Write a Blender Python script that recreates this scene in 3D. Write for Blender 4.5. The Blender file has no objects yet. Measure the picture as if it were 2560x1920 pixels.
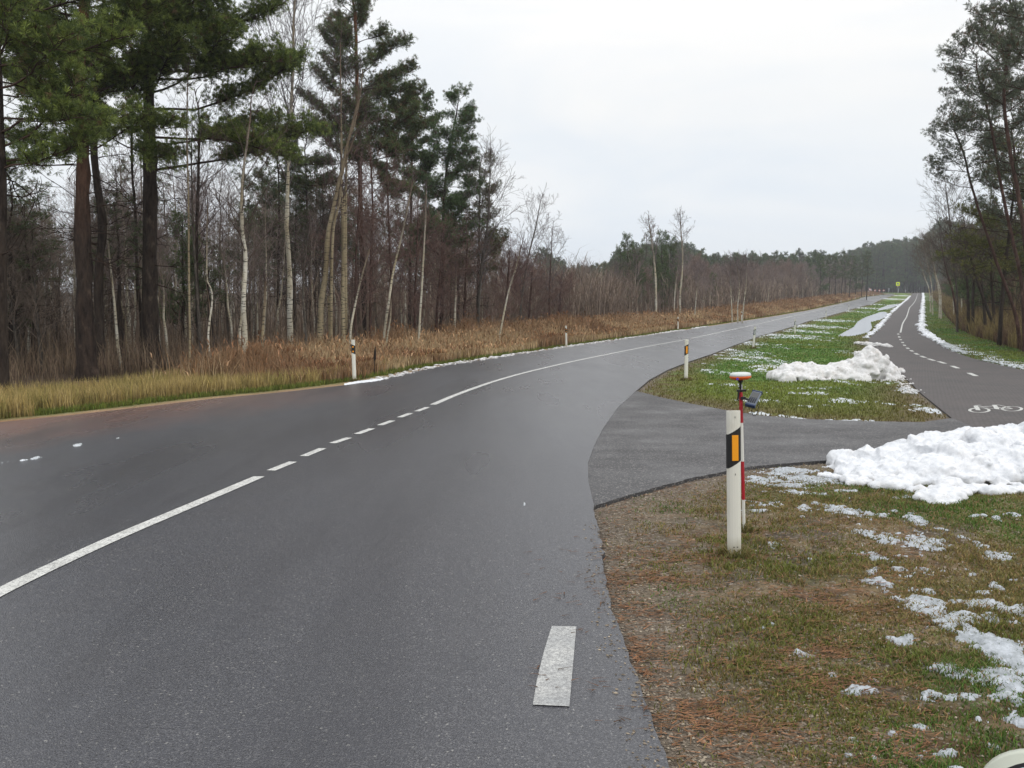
import bpy, bmesh, math, random
import numpy as np
from mathutils import Vector, Matrix
from mathutils.geometry import tessellate_polygon

S = bpy.context.scene
# ------------------------------------------------------------------ camera
F = 2200.0; CX = 1280.0; CY = 960.0; HC = 1.63; HOR = 782.0
PITCH = math.atan((CY - HOR) / F)
cd = bpy.data.cameras.new('camera'); cam = bpy.data.objects.new('camera', cd)
S.collection.objects.link(cam)
cam.location = (0, 0, HC); cam.rotation_euler = (math.pi/2 - PITCH, 0, 0)
cd.sensor_width = 36; cd.lens = F / 2560 * 36; cd.clip_start = 0.05; cd.clip_end = 3000
S.camera = cam
# ------------------------------------------------------------------ world (overcast)
SUN_EL, SUN_AZ = math.radians(38), math.radians(130)
W = bpy.data.worlds.new('World'); S.world = W; W.use_nodes = True
wn, wl = W.node_tree.nodes, W.node_tree.links
wn.clear()
def WN(t, **k):
    n = wn.new(t)
    for a, b in k.items(): setattr(n, a, b)
    return n
out = WN('ShaderNodeOutputWorld')
sky = WN('ShaderNodeTexSky', sky_type='NISHITA', sun_disc=False)
sky.sun_elevation = SUN_EL; sky.sun_rotation = SUN_AZ; sky.dust_density = 3
bg1 = WN('ShaderNodeBackground'); bg1.inputs[1].default_value = 0.06
wl.new(sky.outputs[0], bg1.inputs[0])
tc = WN('ShaderNodeTexCoord')
sep = WN('ShaderNodeSeparateXYZ'); wl.new(tc.outputs['Generated'], sep.inputs[0])
mp = WN('ShaderNodeMapping'); mp.inputs['Scale'].default_value = (1.6, 1.6, 6.5); mp.inputs['Rotation'].default_value = (0, .22, 0)
wl.new(tc.outputs['Generated'], mp.inputs[0])
nz = WN('ShaderNodeTexNoise'); nz.inputs['Scale'].default_value = 1.7; nz.inputs['Detail'].default_value = 6; nz.inputs['Roughness'].default_value = .5
nz.inputs['Distortion'].default_value = .5
wl.new(mp.outputs[0], nz.inputs['Vector'])
r1 = WN('ShaderNodeValToRGB'); e = r1.color_ramp.elements     # brightness & tint by elevation
e[0].position = 0.0; e[0].color = (.84, .88, .925, 1)
e[1].position = 1.0; e[1].color = (1.9, 1.92, 1.95, 1)
a = r1.color_ramp.elements.new(.10); a.color = (.86, .90, .945, 1)
a = r1.color_ramp.elements.new(.22); a.color = (.93, .945, .955, 1)
a = r1.color_ramp.elements.new(.42); a.color = (1.06, 1.06, 1.055, 1)
wl.new(sep.outputs[2], r1.inputs[0])
r2 = WN('ShaderNodeValToRGB'); e = r2.color_ramp.elements
e[0].position = .36; e[0].color = (.925, .95, .98, 1)
e[1].position = .62; e[1].color = (1.03, 1.015, 1.0, 1)
wl.new(nz.outputs[0], r2.inputs[0])
mul = WN('ShaderNodeMix', data_type='RGBA', blend_type='MULTIPLY'); mul.inputs[0].default_value = 1
wl.new(r1.outputs[0], mul.inputs[6]); wl.new(r2.outputs[0], mul.inputs[7])
bg2 = WN('ShaderNodeBackground'); bg2.inputs[1].default_value = 1.0
wl.new(mul.outputs[2], bg2.inputs[0])
mx = WN('ShaderNodeMixShader'); mx.inputs[0].default_value = .93
wl.new(bg1.outputs[0], mx.inputs[1]); wl.new(bg2.outputs[0], mx.inputs[2]); wl.new(mx.outputs[0], out.inputs[0])
# ------------------------------------------------------------------ sun behind cloud
ld = bpy.data.lights.new('sun', 'SUN'); ld.energy = 0.7; ld.angle = math.radians(25); ld.color = (1, .96, .9)
sun = bpy.data.objects.new('sun', ld); S.collection.objects.link(sun)
sdir = Vector((math.sin(SUN_AZ) * math.cos(SUN_EL), math.cos(SUN_AZ) * math.cos(SUN_EL), math.sin(SUN_EL)))
sun.rotation_euler = sdir.to_track_quat('Z', 'Y').to_euler()
# ------------------------------------------------------------------ exposure
S.view_settings.view_transform = 'Standard'; S.view_settings.look = 'None'
S.view_settings.exposure = 0.12; S.view_settings.gamma = 1.0
S.render.engine = 'CYCLES'
S.cycles.use_denoising = True
S.cycles.max_bounces = 6; S.cycles.diffuse_bounces = 3; S.cycles.glossy_bounces = 3
S.cycles.transmission_bounces = 3; S.cycles.transparent_max_bounces = 6
S.cycles.caustics_reflective = False; S.cycles.caustics_refractive = False

# ------------------------------------------------------------------ helpers
HAZE = .0004
K = 1.157315        # traced pixels were read on a 2212 px wide view
COL = S.collection
rng = np.random.default_rng(7); random.seed(7)

def zp(Y):
    Y = np.asarray(Y, float)
    a = np.clip(Y, 25, 112)
    z = 1.85e-4 * (a - 25) ** 2
    s = 2 * 1.85e-4 * 87
    b = np.clip(Y - 112, 0, 285)
    z = z + s * b
    c = np.clip(Y - 397, 0, 120)
    return z + s * c - s * c * c / 240
_Yt = np.concatenate([np.linspace(.6, 60, 1500), np.linspace(60.1, 420, 1500)])
_St = (zp(_Yt) + .03 - HC) / _Yt
def gv(px, py):
    """ground point seen at full-resolution pixel"""
    a = (np.asarray(px, float) - CX) / F; b = (CY - np.asarray(py, float)) / F
    ry = math.cos(PITCH) + b * math.sin(PITCH); rz = -math.sin(PITCH) + b * math.cos(PITCH)
    Y = np.interp(rz / ry, _St, _Yt)
    return a / ry * Y, Y
def G(px, py):
    x, y = gv(px, py); return float(x), float(y)
def D(px, py):                                  # same, from the 2212-wide view
    return G(px * K, py * K)
def at(px, py, Y):                              # point at depth Y (2212-wide view pixels)
    a = (px * K - CX) / F; b = (CY - py * K) / F
    ry = math.cos(PITCH) + b * math.sin(PITCH); rz = -math.sin(PITCH) + b * math.cos(PITCH)
    return Vector((a / ry * Y, Y, HC + rz / ry * Y))

def h2(ix, iy, s):
    n = (ix.astype(np.int64) * 374761393 + iy.astype(np.int64) * 668265263 + s * 974634777) & 0x7fffffff
    n = ((n ^ (n >> 13)) * 1274126177) & 0x7fffffff
    return ((n ^ (n >> 16)) & 0xffff) / 65535.0
def vn(x, y, s=0):
    x = np.asarray(x, float); y = np.asarray(y, float)
    ix = np.floor(x); iy = np.floor(y); fx = x - ix; fy = y - iy
    fx = fx * fx * (3 - 2 * fx); fy = fy * fy * (3 - 2 * fy)
    a = h2(ix, iy, s); b = h2(ix + 1, iy, s); c = h2(ix, iy + 1, s); d = h2(ix + 1, iy + 1, s)
    return (a * (1 - fx) + b * fx) * (1 - fy) + (c * (1 - fx) + d * fx) * fy
def fbm(x, y, s=0, o=4, g=.5):
    t = 0; w = 1; n = 0
    for i in range(o):
        t = t + w * vn(np.asarray(x) * 2 ** i + 13.7 * i, np.asarray(y) * 2 ** i - 7.1 * i, s + i); n += w; w *= g
    return t / n
def smooth(a, b, x):
    t = np.clip((x - a) / (b - a), 0, 1); return t * t * (3 - 2 * t)

def inside(P, x, y):
    P = np.asarray(P); r = np.zeros(np.shape(x), bool)
    x0, y0 = P[-1]
    for x1, y1 in P:
        if y0 != y1:
            c = ((y1 > y) != (y0 > y)) & (x < (x0 - x1) * (y - y1) / (y0 - y1) + x1); r ^= c
        x0, y0 = x1, y1
    return r
def dist(P, x, y, closed=True):
    P = np.asarray(P, float); d = np.full(np.shape(x), 1e9)
    n = len(P)
    for i in range(n if closed else n - 1):
        ax, ay = P[i]; bx, by = P[(i + 1) % n]
        ux, uy = bx - ax, by - ay; L = ux * ux + uy * uy + 1e-12
        t = np.clip(((x - ax) * ux + (y - ay) * uy) / L, 0, 1)
        d = np.minimum(d, np.hypot(x - ax - t * ux, y - ay - t * uy))
    return d

def tag(o, label=None, cat=None, group=None, kind=None):
    if label: o['label'] = label
    if cat: o['category'] = cat
    if group: o['group'] = group
    if kind: o['kind'] = kind
    return o
def link(name, me, mat=None, parent=None, smooth_=False):
    o = bpy.data.objects.new(name, me); COL.objects.link(o)
    if mat and not me.materials: me.materials.append(mat)
    if parent: o.parent = parent
    if smooth_: me.polygons.foreach_set('use_smooth', [True] * len(me.polygons))
    return o
def empty(name, loc=(0, 0, 0), rz=0):
    o = bpy.data.objects.new(name, None); COL.objects.link(o)
    o.location = loc; o.rotation_euler = (0, 0, rz); o.empty_display_size = .3; return o
def np_mesh(name, V, Fc, sizes=None, colors=None):
    """V (n,3); Fc flat loop indices; sizes per face"""
    me = bpy.data.meshes.new(name)
    V = np.ascontiguousarray(V, np.float32); Fc = np.ascontiguousarray(Fc, np.int32).ravel()
    if isinstance(sizes, int): sizes = np.full(len(Fc) // sizes, sizes, np.int32)
    me.vertices.add(len(V)); me.vertices.foreach_set('co', V.ravel())
    me.loops.add(len(Fc)); me.loops.foreach_set('vertex_index', Fc)
    st = np.concatenate([[0], np.cumsum(sizes)[:-1]]).astype(np.int32)
    me.polygons.add(len(sizes)); me.polygons.foreach_set('loop_start', st)
    me.update(calc_edges=True)
    if colors is not None:
        at_ = me.color_attributes.new('Col', 'FLOAT_COLOR', 'POINT')
        c = np.ones((len(V), 4), np.float32); c[:, :3] = colors
        at_.data.foreach_set('color', c.ravel())
    return me

# ------------------------------------------------------------------ materials
def mat(name, col=(.5, .5, .5), rough=.8, spec=.3, metal=0.0):
    m = bpy.data.materials.new(name); m.use_nodes = True
    b = m.node_tree.nodes['Principled BSDF']
    b.inputs['Base Color'].default_value = (*col, 1); b.inputs['Roughness'].default_value = rough
    b.inputs['Specular IOR Level'].default_value = spec; b.inputs['Metallic'].default_value = metal
    return m
class NB:
    def __init__(s, m): s.m = m; s.n = m.node_tree.nodes; s.l = m.node_tree.links; s.b = s.n['Principled BSDF']
    def new(s, t, ins=None, **k):
        n = s.n.new(t)
        for a, b in k.items(): setattr(n, a, b)
        for a, b in (ins or {}).items():
            if hasattr(b, 'links') or hasattr(b, 'is_output'): s.l.new(b, n.inputs[a])
            else: n.inputs[a].default_value = b
        return n
    def co(s, scale=(1, 1, 1), rot=(0, 0, 0), kind='Object'):
        t = s.new('ShaderNodeTexCoord')
        return s.new('ShaderNodeMapping', {'Vector': t.outputs[kind], 'Scale': scale, 'Rotation': rot}).outputs[0]
    def noise(s, vec, sc, det=4, ro=.55):
        return s.new('ShaderNodeTexNoise', {'Vector': vec, 'Scale': sc, 'Detail': det, 'Roughness': ro}).outputs[0]
    def vor(s, vec, sc, out='Distance', feat='F1'):
        return s.new('ShaderNodeTexVoronoi', {'Vector': vec, 'Scale': sc}, feature=feat).outputs[out]
    def ramp(s, fac, stops):
        r = s.new('ShaderNodeValToRGB', {0: fac}); e = r.color_ramp.elements
        while len(e) < len(stops): e.new(.5)
        for q, (p, c) in zip(e, stops): q.position = p; q.color = (*c, 1) if len(c) == 3 else c
        return r.outputs[0]
    def g(s, fac, a, b): return s.ramp(fac, [(a, (0, 0, 0)), (b, (1, 1, 1))])
    def mix(s, f, a, b, mode='MIX'):
        n = s.new('ShaderNodeMix', data_type='RGBA', blend_type=mode)
        for i, v in ((0, f), (6, a), (7, b)):
            if hasattr(v, 'is_output'): s.l.new(v, n.inputs[i])
            else: n.inputs[i].default_value = v if i == 0 else (*v, 1)
        return n.outputs[2]
    def attr(s): return s.new('ShaderNodeAttribute', attribute_name='Col').outputs[0]
    def base(s, c): s.l.new(c, s.b.inputs['Base Color'])
    def rough(s, c): s.l.new(c, s.b.inputs['Roughness'])
    def bump(s, h, st=.4, d=.01):
        n = s.new('ShaderNodeBump', {'Height': h, 'Strength': st, 'Distance': d}); s.l.new(n.outputs[0], s.b.inputs['Normal'])

def m_asphalt():
    m = mat('asphalt', rough=.5, spec=.5); n = NB(m); c = n.co()
    big = n.noise(n.co((.35, .12, 1)), 1.0, 4); mid = n.noise(c, 2.2, 5)
    fine = n.vor(c, 190, 'Color'); fsep = n.new('ShaderNodeSeparateColor', {0: fine}).outputs[0]
    b1 = n.ramp(big, [(.35, (.036, .037, .045)), (.65, (.056, .058, .069))])
    b2 = n.mix(n.mix(1.0, n.g(mid, .3, .7), (.8, .8, .8), 'MULTIPLY'), b1, (.050, .050, .058))
    b2 = n.mix(n.g(fsep, .74, 1.0), b2, (.125, .124, .128))
    b2 = n.mix(n.g(n.new('ShaderNodeSeparateColor', {0: n.vor(c, 120, 'Color')}).outputs[1], .985, 1.0), b2, (.24, .235, .22))
    b2 = n.mix(n.g(fsep, .02, .30), (.022, .022, .025), b2)
    # reddish needle dirt washed along the left edge of the lay-by
    sp = n.new('ShaderNodeSeparateXYZ', {0: c}); u1 = n.new('ShaderNodeMath', {0: sp.outputs[0], 1: .917, 2: 11.48}, operation='MULTIPLY_ADD').outputs[0]
    u2 = n.new('ShaderNodeMath', {0: sp.outputs[1], 1: -.40, 2: u1}, operation='MULTIPLY_ADD').outputs[0]
    u3 = n.new('ShaderNodeMath', {0: n.noise(c, 1.6, 6, .7), 1: 2.6, 2: u2}, operation='MULTIPLY_ADD').outputs[0]
    k = n.new('ShaderNodeMapRange', {0: u3, 1: 1.2, 2: 3.7, 3: .95, 4: 0.0}).outputs[0]
    ky = n.new('ShaderNodeMapRange', {0: sp.outputs[1], 1: 15.0, 2: 20.0, 3: 1.0, 4: 0.0}).outputs[0]
    k = n.new('ShaderNodeMath', {0: k, 1: ky}, operation='MULTIPLY').outputs[0]
    b2 = n.mix(k, b2, (.135, .068, .055))
    # damp, slightly darker drips and polished wheel paths
    b2 = n.mix(n.mix(1.0, n.g(n.noise(n.co((1.1, .12, 1)), 1.0, 5, .6), .52, .66), (.5, .5, .5), 'MULTIPLY'), b2, (.030, .030, .036))
    n.base(b2)
    n.bump(n.vor(c, 150), .34, .005)
    n.rough(n.ramp(n.noise(n.co((.5, .09, 1)), 1.3, 4), [(.3, (.23,) * 3), (.7, (.38,) * 3)]))
    return m
def m_asphalt2():
    m = mat('driveway_asphalt', rough=.6, spec=.45); n = NB(m); c = n.co()
    fine = n.new('ShaderNodeSeparateColor', {0: n.vor(c, 90, 'Color')}).outputs[0]
    b = n.ramp(n.noise(n.co((1, 2.2, 1)), 1.1, 6, .65), [(.3, (.028, .027, .029)), (.7, (.056, .054, .056))])
    b = n.mix(n.g(fine, .82, .98), b, (.22, .21, .2)); n.base(b); n.bump(n.vor(c, 100), .45, .006)
    n.rough(n.ramp(n.noise(c, .9, 4), [(.35, (.46,) * 3), (.65, (.72,) * 3)]))
    return m
def m_pave():
    m = mat('path_paving', rough=.75, spec=.3); n = NB(m)
    c = n.co((1, 1, 1), (0, 0, math.radians(-20)))
    br = n.new('ShaderNodeTexBrick', {'Vector': c, 'Scale': 5.0, 'Color1': (.098, .090, .088, 1), 'Color2': (.066, .063, .064, 1),
                                     'Mortar': (.025, .023, .02, 1), 'Mortar Size': .03, 'Bias': 0.0}).outputs[0]
    b = n.mix(n.g(n.noise(n.co(), .8, 5), .3, .7), br, (.105, .088, .084), 'MIX')
    b = n.mix(.55, br, b); b = n.mix(n.g(n.noise(n.co(), 60, 3), .62, .8), b, (.15, .13, .12))
    n.base(b); n.bump(n.noise(n.co(), 80, 3), .3, .004); return m
def m_paint():
    m = mat('road_paint', rough=.65, spec=.4); n = NB(m); c = n.co()
    k = n.g(n.noise(c, 70, 5, .75), .40, .50)
    k2 = n.g(n.noise(c, 9, 4), .3, .6)
    b = n.mix(k2, (.46, .46, .43), (.60, .60, .57)); b = n.mix(k, (.20, .20, .20), b); n.base(b)
    n.bump(n.vor(c, 150), .5, .005); return m
def m_paint2():
    m = mat('worn_road_paint', rough=.65, spec=.4); n = NB(m); c = n.co()
    k = n.g(n.noise(n.co((1, 1.0, 1)), 75, 6, .8), .40, .60)
    b = n.mix(n.g(n.noise(c, 7, 4), .3, .65), (.36, .37, .37), (.58, .58, .55)); b = n.mix(k, (.22, .22, .22), b); n.base(b)
    n.bump(n.vor(c, 150), .6, .006); return m
def m_ground():
    m = mat('ground_soil', rough=.95, spec=.15); n = NB(m); c = n.co(); a = n.attr()
    b = n.mix(n.g(n.noise(c, 38, 6, .7), .3, .72), n.mix(1.0, a, (.45, .42, .40), 'MULTIPLY'), n.mix(1.0, a, (1.45, 1.4, 1.35), 'MULTIPLY'))
    st = n.new('ShaderNodeSeparateColor', {0: n.vor(c, 60, 'Color')}).outputs[1]
    b = n.mix(n.mix(1.0, n.g(st, .86, .95), (.75, .75, .75), 'MULTIPLY'), b, n.mix(.55, a, (.42, .38, .33)))
    n.base(b); n.bump(n.noise(c, 45, 6, .7), .8, .03); return m
def m_attr(name, rough=.85, spec=.2, trans=0.0, var=.5, sc=40):
    m = mat(name, rough=rough, spec=spec); n = NB(m); a = n.attr(); c = n.co()
    n.base(n.mix(n.g(n.noise(c, sc, 3), .3, .7), n.mix(1.0, a, (1 - var * .5,) * 3, 'MULTIPLY'), n.mix(1.0, a, (1 + var * .5,) * 3, 'MULTIPLY')))
    if trans:
        t = n.new('ShaderNodeBsdfTranslucent', {'Color': a}); mx = n.new('ShaderNodeMixShader', {0: trans, 1: n.b.outputs[0], 2: t.outputs[0]})
        n.l.new(mx.outputs[0], n.n['Material Output'].inputs[0])
    return m
def m_snow(name='snow', c1=(.80, .82, .85), c2=(.68, .70, .74), dirt=.0):
    m = mat(name, rough=.6, spec=.3); n = NB(m); c = n.co()
    b = n.mix(n.g(n.noise(c, 14, 5, .7), .35, .65), c2, c1)
    if dirt:
        b = n.mix(n.mix(1.0, n.g(n.noise(c, 3.1, 6, .75), .52, .78), (min(1, dirt * 1.3),) * 3, 'MULTIPLY'), b, (.50, .45, .40))
        b = n.mix(n.mix(1.0, n.g(n.noise(c, 8, 4, .7), .63, .70), (dirt,) * 3, 'MULTIPLY'), b, (.13, .10, .08))
    n.base(b); n.bump(n.noise(c, 60, 5, .7), .6, .012)
    n.b.inputs['Subsurface Weight'].default_value = 0.0
    return m
def m_bark(name, lo, hi, up=None, z0=3, z1=8, sc=9):
    m = mat(name, rough=.95, spec=.1); n = NB(m); c = n.co((1, 1, .22))
    v = n.noise(c, sc, 6, .75)
    b = n.ramp(v, [(.36, lo), (.50, tuple((x + y) / 2 for x, y in zip(lo, hi))), (.66, hi)])
    if up:
        t = n.new('ShaderNodeTexCoord'); z = n.new('ShaderNodeSeparateXYZ', {0: t.outputs['Object']}).outputs[2]
        mr = n.new('ShaderNodeMapRange', {0: z, 1: z0, 2: z1}).outputs[0]
        b = n.mix(mr, b, n.ramp(v, [(.3, tuple(x * .5 for x in up)), (.6, up)]))
    b = n.mix(n.g(n.noise(n.co((1, 1, .5)), 5, 5), .58, .72), b, tuple(x * 1.5 for x in hi))
    n.base(b); n.bump(v, 1.0, .06); return m
def m_birch(name, white, yel):
    m = mat(name, rough=.75, spec=.25); n = NB(m)
    b = n.mix(n.g(n.noise(n.co((1, 1, .35)), 2.0, 4), .35, .65), white, yel)
    k = n.g(n.noise(n.co((1.6, 1.6, 11)), 2.4, 5, .7), .545, .60)
    b = n.mix(k, b, (.028, .022, .02))
    k2 = n.g(n.noise(n.co((3, 3, 1.4)), 1.5, 5, .7), .60, .68)
    b = n.mix(k2, b, (.09, .075, .06)); gz = n.new('ShaderNodeSeparateXYZ', {0: n.co((1, 1, 1), (0, 0, 0), 'Generated')}).outputs[2]
    b = n.mix(n.g(gz, .5, 1.0), b, (.12, .085, .06)); n.base(b); n.bump(k, .3, .01); return m

M = {}
M['road'] = m_asphalt(); M['drive'] = m_asphalt2(); M['path'] = m_pave(); M['paint'] = m_paint(); M['worn'] = m_paint2()
M['ground'] = m_ground()
M['blade'] = m_attr('grass_blades', .7, .3, .25, .5, 8)
M['reed'] = m_attr('dry_reeds', .85, .15, .15, .6, 5)
M['needle'] = m_attr('pine_needles', .65, .3, .25, .5, 3)
M['twig'] = m_attr('twigs', .9, .1, 0, .5, 4)
M['litter'] = m_attr('fallen_needles', .9, .1, 0, .6, 20)
M['snow'] = m_snow(); M['snow_thin'] = m_snow('thin_snow', (.60, .63, .66), (.38, .41, .42)); M['snow_near'] = m_snow('melting_snow', (.49, .52, .56), (.25, .27, .28)); M['snow_pile'] = m_snow('piled_snow', (.77, .78, .80), (.58, .60, .63), .32)
M['snow_dirty'] = m_snow('dirty_snow', (.74, .74, .74), (.54, .53, .52), .9)
M['bark_pine'] = m_bark('pine_bark', (.014, .011, .010), (.062, .044, .034), (.18, .085, .048), 3.5, 10)
M['bark_dark'] = m_bark('dark_bark', (.018, .014, .012), (.062, .047, .037))
M['bark_grey'] = m_bark('grey_bark', (.035, .031, .026), (.14, .12, .10), None, sc=14)
M['bark_red'] = m_bark('reddish_bark', (.04, .024, .02), (.11, .065, .052), None, sc=14)
M['birch'] = m_birch('birch_bark', (.54, .52, .45), (.38, .32, .20))
M['birch2'] = m_birch('yellowish_birch_bark', (.34, .29, .19), (.21, .165, .095))
M['water'] = mat('puddle_water', (.34, .37, .41), .22, .6)
# ------------------------------------------------------------------ layout traced on the ground
def path_d(pts): return [D(*p) for p in pts]
L_EDGE = [(-11, -15), (-9.6, 2), (-8.6, 9)] + path_d([(0, 912), (150, 897), (300, 880), (460, 861), (620, 846), (745, 832), (830, 819), (890, 804),
    (960, 790), (1050, 776), (1140, 762), (1222, 750), (1300, 739), (1380, 727), (1464, 715), (1530, 705), (1601, 694), (1680, 682), (1750, 670), (1810, 657),
    (1850, 647.5), (1868, 641.5), (1890, 639.2), (1930, 634.3)])
R_EDGE_NEAR = [(.1, -15), (.5, 1.5)] + path_d([(1445, 1657), (1412, 1570), (1385, 1490), (1358, 1410), (1335, 1345), (1314, 1275), (1300, 1200), (1290, 1130), (1283, 1091)])
def crumble(pts, step=.09, amp=.007, seed=3):
    r_ = np.random.default_rng(seed); o = []; n_ = 0
    for a, b in zip(pts, pts[1:]):
        L = math.hypot(b[0] - a[0], b[1] - a[1]); m = max(1, int(L / step)) if b[1] < 22 and a[1] > 0 else 1
        for i in range(m):
            t = i / m; x = a[0] + (b[0] - a[0]) * t; y = a[1] + (b[1] - a[1]) * t
            if i: nx, ny = -(b[1] - a[1]) / L, (b[0] - a[0]) / L; j = r_.normal() * amp + .006 * math.sin(n_ * .23); x += nx * j; y += ny * j
            o.append((x, y)); n_ += 1
    return o + [pts[-1]]
R_EDGE_NEAR = crumble(R_EDGE_NEAR)
SEAM = path_d([(1271, 1040), (1270, 1000), (1285, 960), (1303, 925), (1335, 880), (1373, 845)])
R_EDGE_FAR = path_d([(1403, 820), (1442, 799), (1485, 782), (1536, 765), (1588, 745), (1642, 725), (1693, 711), (1745, 694), (1787, 683), (1824, 673), (1850, 664.5),
    (1884, 656.5), (1903, 647), (1920, 641), (1933, 637.5)])
ROAD = L_EDGE + [(L_EDGE[-1][0] + 12, L_EDGE[-1][1] + 60)] + [(R_EDGE_FAR[-1][0] + 16, R_EDGE_FAR[-1][1] + 40)] + R_EDGE_FAR[::-1] + SEAM[::-1] + R_EDGE_NEAR[::-1]
DR_S = path_d([(1283, 1091), (1347, 1072), (1425, 1050), (1502, 1029), (1571, 1016), (1627, 1006), (1734, 997), (1820, 991), (1900, 988)])
DR_N = path_d([(1373, 844), (1433, 859), (1502, 873), (1571, 886), (1648, 897), (1734, 904), (1863, 909), (1992, 911), (2056, 902)])
DR_S = crumble(DR_S, seed=5); DR_N = crumble(DR_N, seed=6)
DRIVE = [(SEAM[0][0] - .5, SEAM[0][1])] + DR_S + [(8.5, 10.0), (8.5, 12.5)] + path_d([(2150, 940)]) + DR_N[::-1] + [(DR_N[0][0] - .8, DR_N[0][1] + .3), (SEAM[3][0] - .8, SEAM[3][1])]
P_L = path_d([(2165, 960), (2130, 936), (2056, 901), (1992, 850), (1949, 808), (1902, 766), (1885, 757), (1876, 748), (1877, 730), (1902, 711), (1912, 696), (1928, 677), (1944, 662), (1959, 649), (1968, 639.5), (1970, 633.4)])
P_R = path_d([(1992, 633.4), (1993, 641), (1992, 650), (1990, 664), (1987, 685), (1983, 708), (1996, 724), (2027, 742), (2069, 763), (2110, 776), (2163, 788), (2212, 799)]) + [(22, 24), (30, 21)]
PATH = P_L + [(P_L[-1][0] + 8, P_L[-1][1] + 60), (P_R[0][0] + 8, P_R[0][1] + 60)] + P_R + [(30, 8), (9, 10.4)]
PUDDLE1 = path_d([(1810, 725), (1822, 717), (1845, 705), (1852, 694), (1870, 684), (1892, 677), (1903, 673), (1914, 673), (1922, 680), (1903, 690), (1880, 695), (1885, 706), (1877, 716), (1862, 721), (1835, 726)])
PUDDLE2 = path_d([(1894, 671), (1903, 664), (1925, 657), (1955, 655), (1940, 661), (1915, 668)])
ROAD_N, DRIVE_N, PATH_N = np.array(ROAD), np.array(DRIVE), np.array(PATH)
lex = np.array(L_EDGE)
def road_left(Y): return np.interp(Y, lex[:, 1], lex[:, 0])
pr = np.array(P_R[::-1])
_prY = np.array([p[1] for p in P_R])[:-1]; _prX = np.array([p[0] for p in P_R])[:-1]
o_ = np.argsort(_prY)
def path_right(Y): return np.interp(Y, _prY[o_], _prX[o_])

ZCUTS = [2 + 1.5 * i for i in range(90)] + [140, 170, 200, 250, 300, 350] + [395 + 4 * i for i in range(30)]
def sheet(name, poly, dz, material, skirt=.09, grow=0):
    bm = bmesh.new()
    vs = [bm.verts.new((p[0], p[1], 0)) for p in poly]
    for t in tessellate_polygon([[Vector((p[0], p[1], 0)) for p in poly]]):
        try: bm.faces.new([vs[i] for i in t])
        except ValueError: pass
    y0 = min(p[1] for p in poly); y1 = max(p[1] for p in poly)
    for c in ZCUTS:
        if y0 < c < y1:
            bmesh.ops.bisect_plane(bm, geom=bm.verts[:] + bm.edges[:] + bm.faces[:], plane_co=(0, c, 0), plane_no=(0, 1, 0))
    bmesh.ops.recalc_face_normals(bm, faces=bm.faces[:])
    if bm.faces and sum(f.normal.z * f.calc_area() for f in bm.faces) < 0: bmesh.ops.reverse_faces(bm, faces=bm.faces[:])
    for v in bm.verts: v.co.z = float(zp(v.co.y)) + dz
    if skirt:
        be = [e_ for e_ in bm.edges if e_.is_boundary]
        r = bmesh.ops.extrude_edge_only(bm, edges=be)
        for v in r['geom']:
            if isinstance(v, bmesh.types.BMVert): v.co.z -= skirt
    me = bpy.data.meshes.new(name); bm.to_mesh(me); bm.free()
    return link(name, me, material)
def densify(pts, step):
    o = [pts[0]]
    for a, b in zip(pts, pts[1:]):
        n = max(1, int(math.hypot(b[0] - a[0], b[1] - a[1]) / step))
        for i in range(1, n + 1): o.append((a[0] + (b[0] - a[0]) * i / n, a[1] + (b[1] - a[1]) * i / n))
    return o
def smooth_poly(pts, it=2):
    for _ in range(it):
        q = [pts[0]]
        for a, b in zip(pts, pts[1:]):
            q += [(a[0] * .75 + b[0] * .25, a[1] * .75 + b[1] * .25), (a[0] * .25 + b[0] * .75, a[1] * .25 + b[1] * .75)]
        pts = q + [pts[-1]]
    return pts
def ribbon(name, pts, width, dz, material, V=None, Fc=None):
    """flat strip; appends to lists if given"""
    P = np.array(densify(pts, .8)); T = np.gradient(P, axis=0); T /= np.hypot(T[:, 0], T[:, 1])[:, None] + 1e-9
    N = np.stack([-T[:, 1], T[:, 0]], 1); w = np.broadcast_to(width, len(P))[:, None] / 2
    A = P + N * w; B = P - N * w
    n = len(P); base = len(V)
    for q in (A, B): V += [(x, y, float(zp(y)) + dz) for x, y in q]
    Fc += [(base + i, base + n + i, base + n + i + 1, base + i + 1) for i in range(n - 1)]
def strips(name, items, dz, material):
    V, Fc = [], []
    for pts, w in items: ribbon(name, pts, w, dz, material, V, Fc)
    me = bpy.data.meshes.new(name); me.from_pydata(V, [], Fc)
    return link(name, me, material)

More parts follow.
